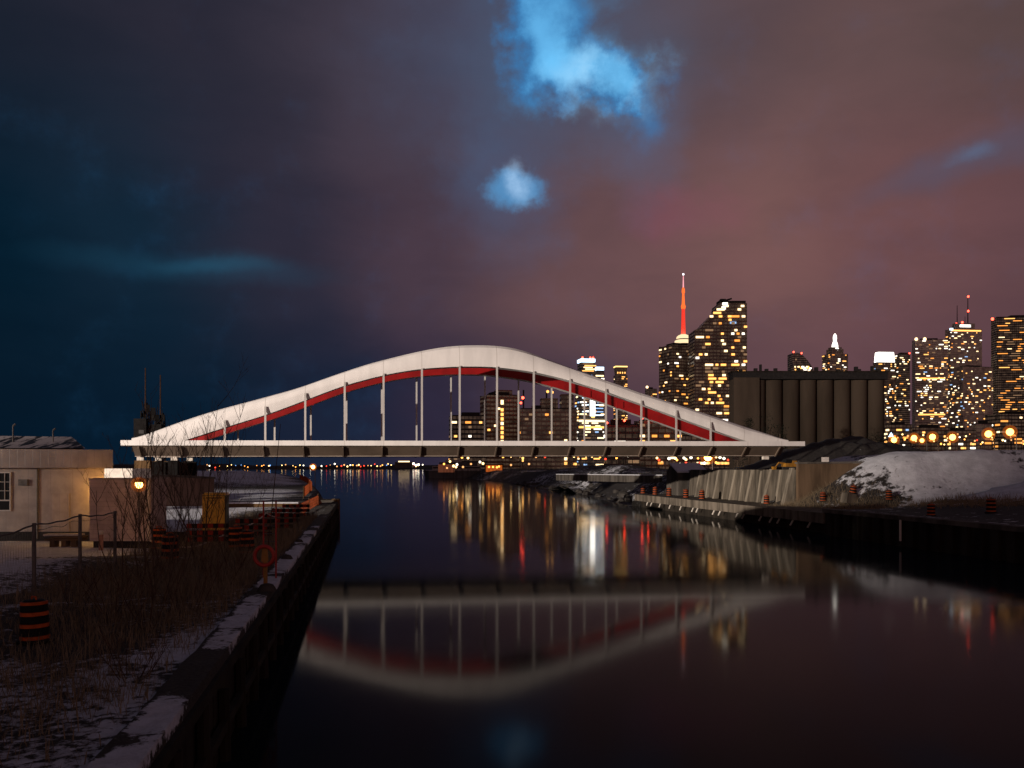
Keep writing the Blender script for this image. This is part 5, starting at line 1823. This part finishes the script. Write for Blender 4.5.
# mooring stone and dark lump on the coping
for px, py, rr, lab in ((267, 592, .22, 'dark mooring stone on the snowy coping below the lifebuoy'), (287, 560, .18, 'dark lump on the coping behind the dock ladder'), (299, 543, .16, 'farther dark lump on the coping towards the quay end')):
    Y = (CZ - LEFT_Z) * F / (py - HY)
    p = at(px, py, Y)
    mb = MB().lathe((0, 0, 0), [(rr * 1.3, 0), (rr * 1.1, rr * .5), (rr * .8, rr * 1.1), (rr * .3, rr * 1.3)], 9)
    o = mb.build('mooring_stone', M['rock'])
    o.location = (p.x, p.y, LEFT_Z + .03)
    o.scale = (1.2, .8, .9)
    tag(o, lab, 'stone', 'dark stones on the quay coping')

# low retaining wall with a snow ledge behind the cabin
a_, b_ = drop(218, 76, left_h), drop(298, 78, left_h)
rw = thing('retaining_wall', a_, 'low dark retaining wall with a thin white snow ledge behind the cabin', 'wall')
MB().hexa([a_ + Vector((0, 0, -.3)), b_ + Vector((0, 0, -.3)), b_ + Vector((0, .6, -.3)), a_ + Vector((0, .6, -.3)), a_ + Vector((0, 0, .35)), b_ + Vector((0, 0, .3)), b_ + Vector((0, .6, .3)), a_ + Vector((0, .6, .35))]).build('wall_slab', M['timber'], rw)
MB().hexa([a_ + Vector((-.05, -.06, .353)), b_ + Vector((.05, -.06, .303)), b_ + Vector((.05, .7, .303)), a_ + Vector((-.05, .7, .353)), a_ + Vector((0, 0, .47)), b_ + Vector((0, 0, .42)), b_ + Vector((0, .6, .42)), a_ + Vector((0, .6, .47))]).build('snow_ledge', M['snow'], rw)


# ------------------------------------------------------------------ bare saplings and shrubs
def bare_tree(p, h, stems, spread, label, name='bare_sapling', m_='bark', seed=0, density=1.0, r0=.035, group='bare saplings on the near bank', lean=0.0):
    rnd = random.Random(seed)
    r = thing(name, p, label, 'tree' if 'sapling' in name else 'shrub', group)

    def grow(a, d, L, rad, lev, mb):
        n = 4 if lev < 2 else 3
        pts = [a]
        cur = Vector(a)
        dd = Vector(d)
        for i in range(n):
            dd = (dd + Vector((rnd.gauss(0, .10), rnd.gauss(0, .10), rnd.gauss(.05, .05)))).normalized()
            nx = cur + dd * L / n
            mb.tube(cur, nx, max(.0035, rad * (1 - .75 * i / n)), max(.003, rad * (1 - .75 * (i + 1) / n)), 5 if lev == 0 else 3, cap=False)
            cur = nx
            pts.append(cur)
        if lev >= 3:
            return
        k = int((2 + 3 * L / 1.5) * density) if lev else int((3 + h * .9) * density)
        k = min(k, 9)
        for _ in range(k):
            f = rnd.uniform(.25 if lev else .18, 1.0)
            i = min(n - 1, int(f * n))
            b0 = pts[i].lerp(pts[i + 1], f * n - i)
            az = rnd.uniform(0, 6.283)
            up = rnd.uniform(.5, 1.3)
            nd = Vector((math.cos(az), math.sin(az), up)).normalized()
            nd = (nd + dd * .6).normalized()
            grow(b0, nd, L * rnd.uniform(.22, .46) * (1.1 - .4 * f), max(.004, rad * .45), lev + 1, mb)

    for s_ in range(stems):
        az = rnd.uniform(0, 6.283)
        off = Vector((math.cos(az), math.sin(az), 0)) * rnd.uniform(0, .12 * stems ** .5)
        d = Vector((math.cos(az) * spread + lean, math.sin(az) * spread, 1)).normalized()
        tk = MB()
        grow(Vector(p) + off - Vector((0, 0, .1)), d, h * rnd.uniform(.7, 1.0), r0 * rnd.uniform(.6, 1.0), 0, tk)
        tk.build('stem', M[m_], r)


for i, (px, Y, h, stems, spread, lean, r0, lab) in enumerate((
        (143, 27, 4.9, 2, .12, -.05, .036, 'two-stemmed bare sapling in front of the glaring orange lamp'),
        (163, 29, 5.2, 3, .20, .10, .036, 'three-stemmed bare sapling in front of the timber pier'),
        (178, 26, 5.2, 3, .20, .06, .034, 'spreading bare sapling crossing the foot of the white arch'),
        (197, 31, 6.2, 2, .10, .06, .038, 'tall bare sapling reaching above the arch beside the orange yellow cabin'),
        (222, 34, 7.0, 1, .05, .02, .036, 'single straight bare sapling whose thin top stands highest against the sky'),
        (122, 25, 3.6, 2, .25, -.12, .030, 'leaning bare sapling in front of the pale container'),
        (158, 22, 3.9, 4, .28, .08, .030, 'low many-stemmed bare sapling below the concrete retaining wall'),
        (206, 38, 4.6, 3, .25, .06, .032, 'bushy bare sapling next to the cabin door'),
        (243, 33, 3.6, 2, .2, .05, .026, 'thin bare sapling among the barricades near the dock ladder'))):
    bare_tree(drop(px, Y, left_h), h * K, stems, spread, lab, seed=100 + i, r0=r0, lean=lean)
for i, (px, Y, h, lab) in enumerate(((150, 19, 1.7, 'tangled reddish shrub in the middle of the near bank'), (185, 21, 1.9, 'tangled shrub close to the quay coping below the lifebuoy'), (110, 20, 1.6, 'low shrub between the traffic drum and the tangled bank'),
                                     (215, 25, 1.5, 'shrub in the dead grass just before the lifebuoy'), (130, 14.5, 1.0, 'small twiggy shrub beside the snowy coping at the bottom'), (75, 22, 1.1, 'small shrub at the foot of the chain link fence'), (170, 33, 2.2, 'shrub between the saplings and the striped barricades'),
                                     (235, 29, 1.6, 'shrub in the grass before the barricades'))):
    bare_tree(drop(px, Y, left_h), h * K, 9, .55, lab, 'bare_shrub', 'bark_red', 300 + i, .75, .014, 'bare shrubs on the near bank')

# dead grass
rnd = random.Random(21)
gr = MB()
count = 0
tries = 0
while count < 24000 and tries < 200000:
    tries += 1
    Y = 8 + 66 * rnd.random() ** 1.5
    d = rnd.random() ** 1.3 * 15
    X = left_shore(Y) - d
    if (X / Y) < -.62:
        continue
    pn = fbm(X, Y, 3.5, 3, 7.7)
    Yw, Y = Y, Y / K
    dens = .12 + .9 * math.exp(-((d - 3.0) / 3.0) ** 2) + .5 * pn + .35 * sstep(Y, 16, 24) * (1 - sstep(d, 7, 11))
    dens -= .75 * sstep(d, 5, 10)
    dens -= .50 * (1 - sstep(Y, 11, 18)) + .10 * sstep(d, 5, 9) * (1 - sstep(Y, 20, 30))
    if d < .1 + .15 * rnd.random() or rnd.random() > dens:
        continue
    Y = Yw
    z_ = left_h(X, Y)
    h = rnd.uniform(.12, .50) * (1 + .6 * sstep(Y, 19, 29))
    az = rnd.uniform(0, 6.28)
    ln = rnd.uniform(.2, 1.2) * h
    wd = rnd.uniform(.004, .011)
    px_, py_ = math.cos(az), math.sin(az)
    mid_ = (X + px_ * ln * .35, Y + py_ * ln * .35, z_ + h * .6)
    gr.add([(X - py_ * wd, Y + px_ * wd, z_ - .02), (X + py_ * wd, Y - px_ * wd, z_ - .02), (mid_[0] + py_ * wd * .7, mid_[1] - px_ * wd * .7, mid_[2]), (mid_[0] - py_ * wd * .7, mid_[1] + px_ * wd * .7, mid_[2]), (X + px_ * ln, Y + py_ * ln, z_ + h)],
           [(0, 1, 2, 3), (3, 2, 4)])
    count += 1
g_ = kind(gr.build('dead_grass', M['grass']), 'stuff')
tag(g_, 'dead brown grass standing through the thin snow on the near bank', 'grass')

# scrub along the foot of the snow mound and on the far bank
sc = MB()
for i in range(9000):
    tt = rnd.uniform(45, 96)
    foot = 50 + (91 - tt) * .36
    s_ = foot + rnd.gauss(-1.0, 1.6)
    p = st(s_, tt)
    z_ = right_h(p.x, p.y)
    h = rnd.uniform(.2, .8)
    az = rnd.uniform(0, 6.28)
    wd = .02
    sc.add([(p.x - wd, p.y, z_ - .03), (p.x + wd, p.y, z_ - .03), (p.x + math.cos(az) * h * .5, p.y + math.sin(az) * h * .5, z_ + h)], [(0, 1, 2)])
tag(kind(sc.build('scrub_grass', M['grass']), 'stuff'), 'dark scrub along the foot of the snow mound', 'scrub')


# dark leafy trees of the far right bank
def dark_tree(p, h, wdt, label, seed, conifer=False, group='dark trees beyond the canal'):
    rnd = random.Random(seed)
    r = thing('dark_tree', p, label, 'tree', group)
    MB().tube(p - Vector((0, 0, .2)), p + Vector((0, 0, h * .8)), h * .03, h * .012, 6).build('trunk', M['bark'], r)
    cr = MB()
    cl = []
    for k in range(12):
        f = rnd.uniform(.25, 1)
        rad = wdt * (1.05 - f) if conifer else wdt * math.sin(math.pi * min(1, .25 + .65 * f))
        az = rnd.uniform(0, 6.28)
        cl.append((Vector((math.cos(az) * rad * .6, math.sin(az) * rad * .6, h * f)), max(.5, wdt * .38)))
    for k in range(650):
        c, rr = rnd.choice(cl)
        q2 = p + c + Vector((rnd.gauss(0, rr * .55), rnd.gauss(0, rr * .55), rnd.gauss(0, rr * .5)))
        s_ = rnd.uniform(.12, .34) * (h / 8) ** .5
        a = Vector((rnd.uniform(-1, 1), rnd.uniform(-1, 1), rnd.uniform(-1, 1))).normalized() * s_
        b2 = Vector((rnd.uniform(-1, 1), rnd.uniform(-1, 1), rnd.uniform(-1, 1))).normalized() * s_
        cr.add([q2, q2 + a, q2 + b2], [(0, 1, 2)])
    cr.build('crown', M['leaf'], r)


for i, (px, ytop, Y, wdt, con, lab) in enumerate(((749, 417, 270, 3.2, True, 'dark pointed tree against the silos above the bridge end'), (770, 416, 262, 4.6, False, 'broad dark tree against the silos beside the pointed one'), (780, 424, 255, 3.0, False, 'smaller dark tree half hidden behind the broad one'),
                                                  (606, 463, 300, 3.5, False, 'low dark tree on the bank below the glass tower'), (590, 462, 310, 4.0, False, 'rounded dark tree on the bank behind the low pale wall'), (625, 461, 290, 4.2, False, 'dark tree left of the warm shop lights under the deck'),
                                                  (644, 462, 280, 3.6, False, 'dark tree just before the lit car park'), (570, 464, 330, 4.0, False, 'dark tree below the gridded block'), (548, 464, 350, 4.2, False, 'dark tree on the bank below the brick tower'), (476, 467, 470, 4.5, False, 'dark tree behind the ship stern'),
                                                  (530, 461, 430, 4.5, False, 'dark tree beside the yellow lit banner'), (867, 433, 190, 3.6, False, 'dark bush on the spoil heap under the last silo'), (882, 436, 195, 3.0, False, 'dark bush at the end of the spoil heap below the street lamp'), (738, 441, 230, 3.4, False, 'low dark tree behind the foot of the arch'))):
    X = at(px, 0, Y).x
    gz = right_h(X, Y)
    h = max(2.5, at(px, ytop, Y).z - gz)
    dark_tree(Vector((X, Y, gz)), h, wdt * min(1.0, h / 6 + .3), lab, 500 + i, con)

# stone blocks on the far bank edge and the spoil heap
rk = MB()
rnd = random.Random(9)
proto = MB().lathe((0, 0, 0), [(.5, -.3), (.62, .1), (.45, .45), (.15, .6)], 7).build('bank_stone', M['rock'])
for i in range(90):
    Y = 147 + 200 * rnd.random() ** 1.6
    d = rnd.uniform(.6, 5)
    X = right_shore(Y) + d
    o = proto if i == 0 else proto.copy()
    if i:
        COL.objects.link(o)
    o.location = (X, Y, right_h(X, Y))
    k = rnd.uniform(.6, 1.7)
    o.scale = (k * rnd.uniform(.8, 1.4), k, k * rnd.uniform(.6, 1))
    o.rotation_euler = (rnd.uniform(-.3, .3), rnd.uniform(-.3, .3), rnd.uniform(0, 6))
    tag(o, 'rough grey stone along the waterline of the dark far bank', 'stone', 'stones along the far bank waterline')
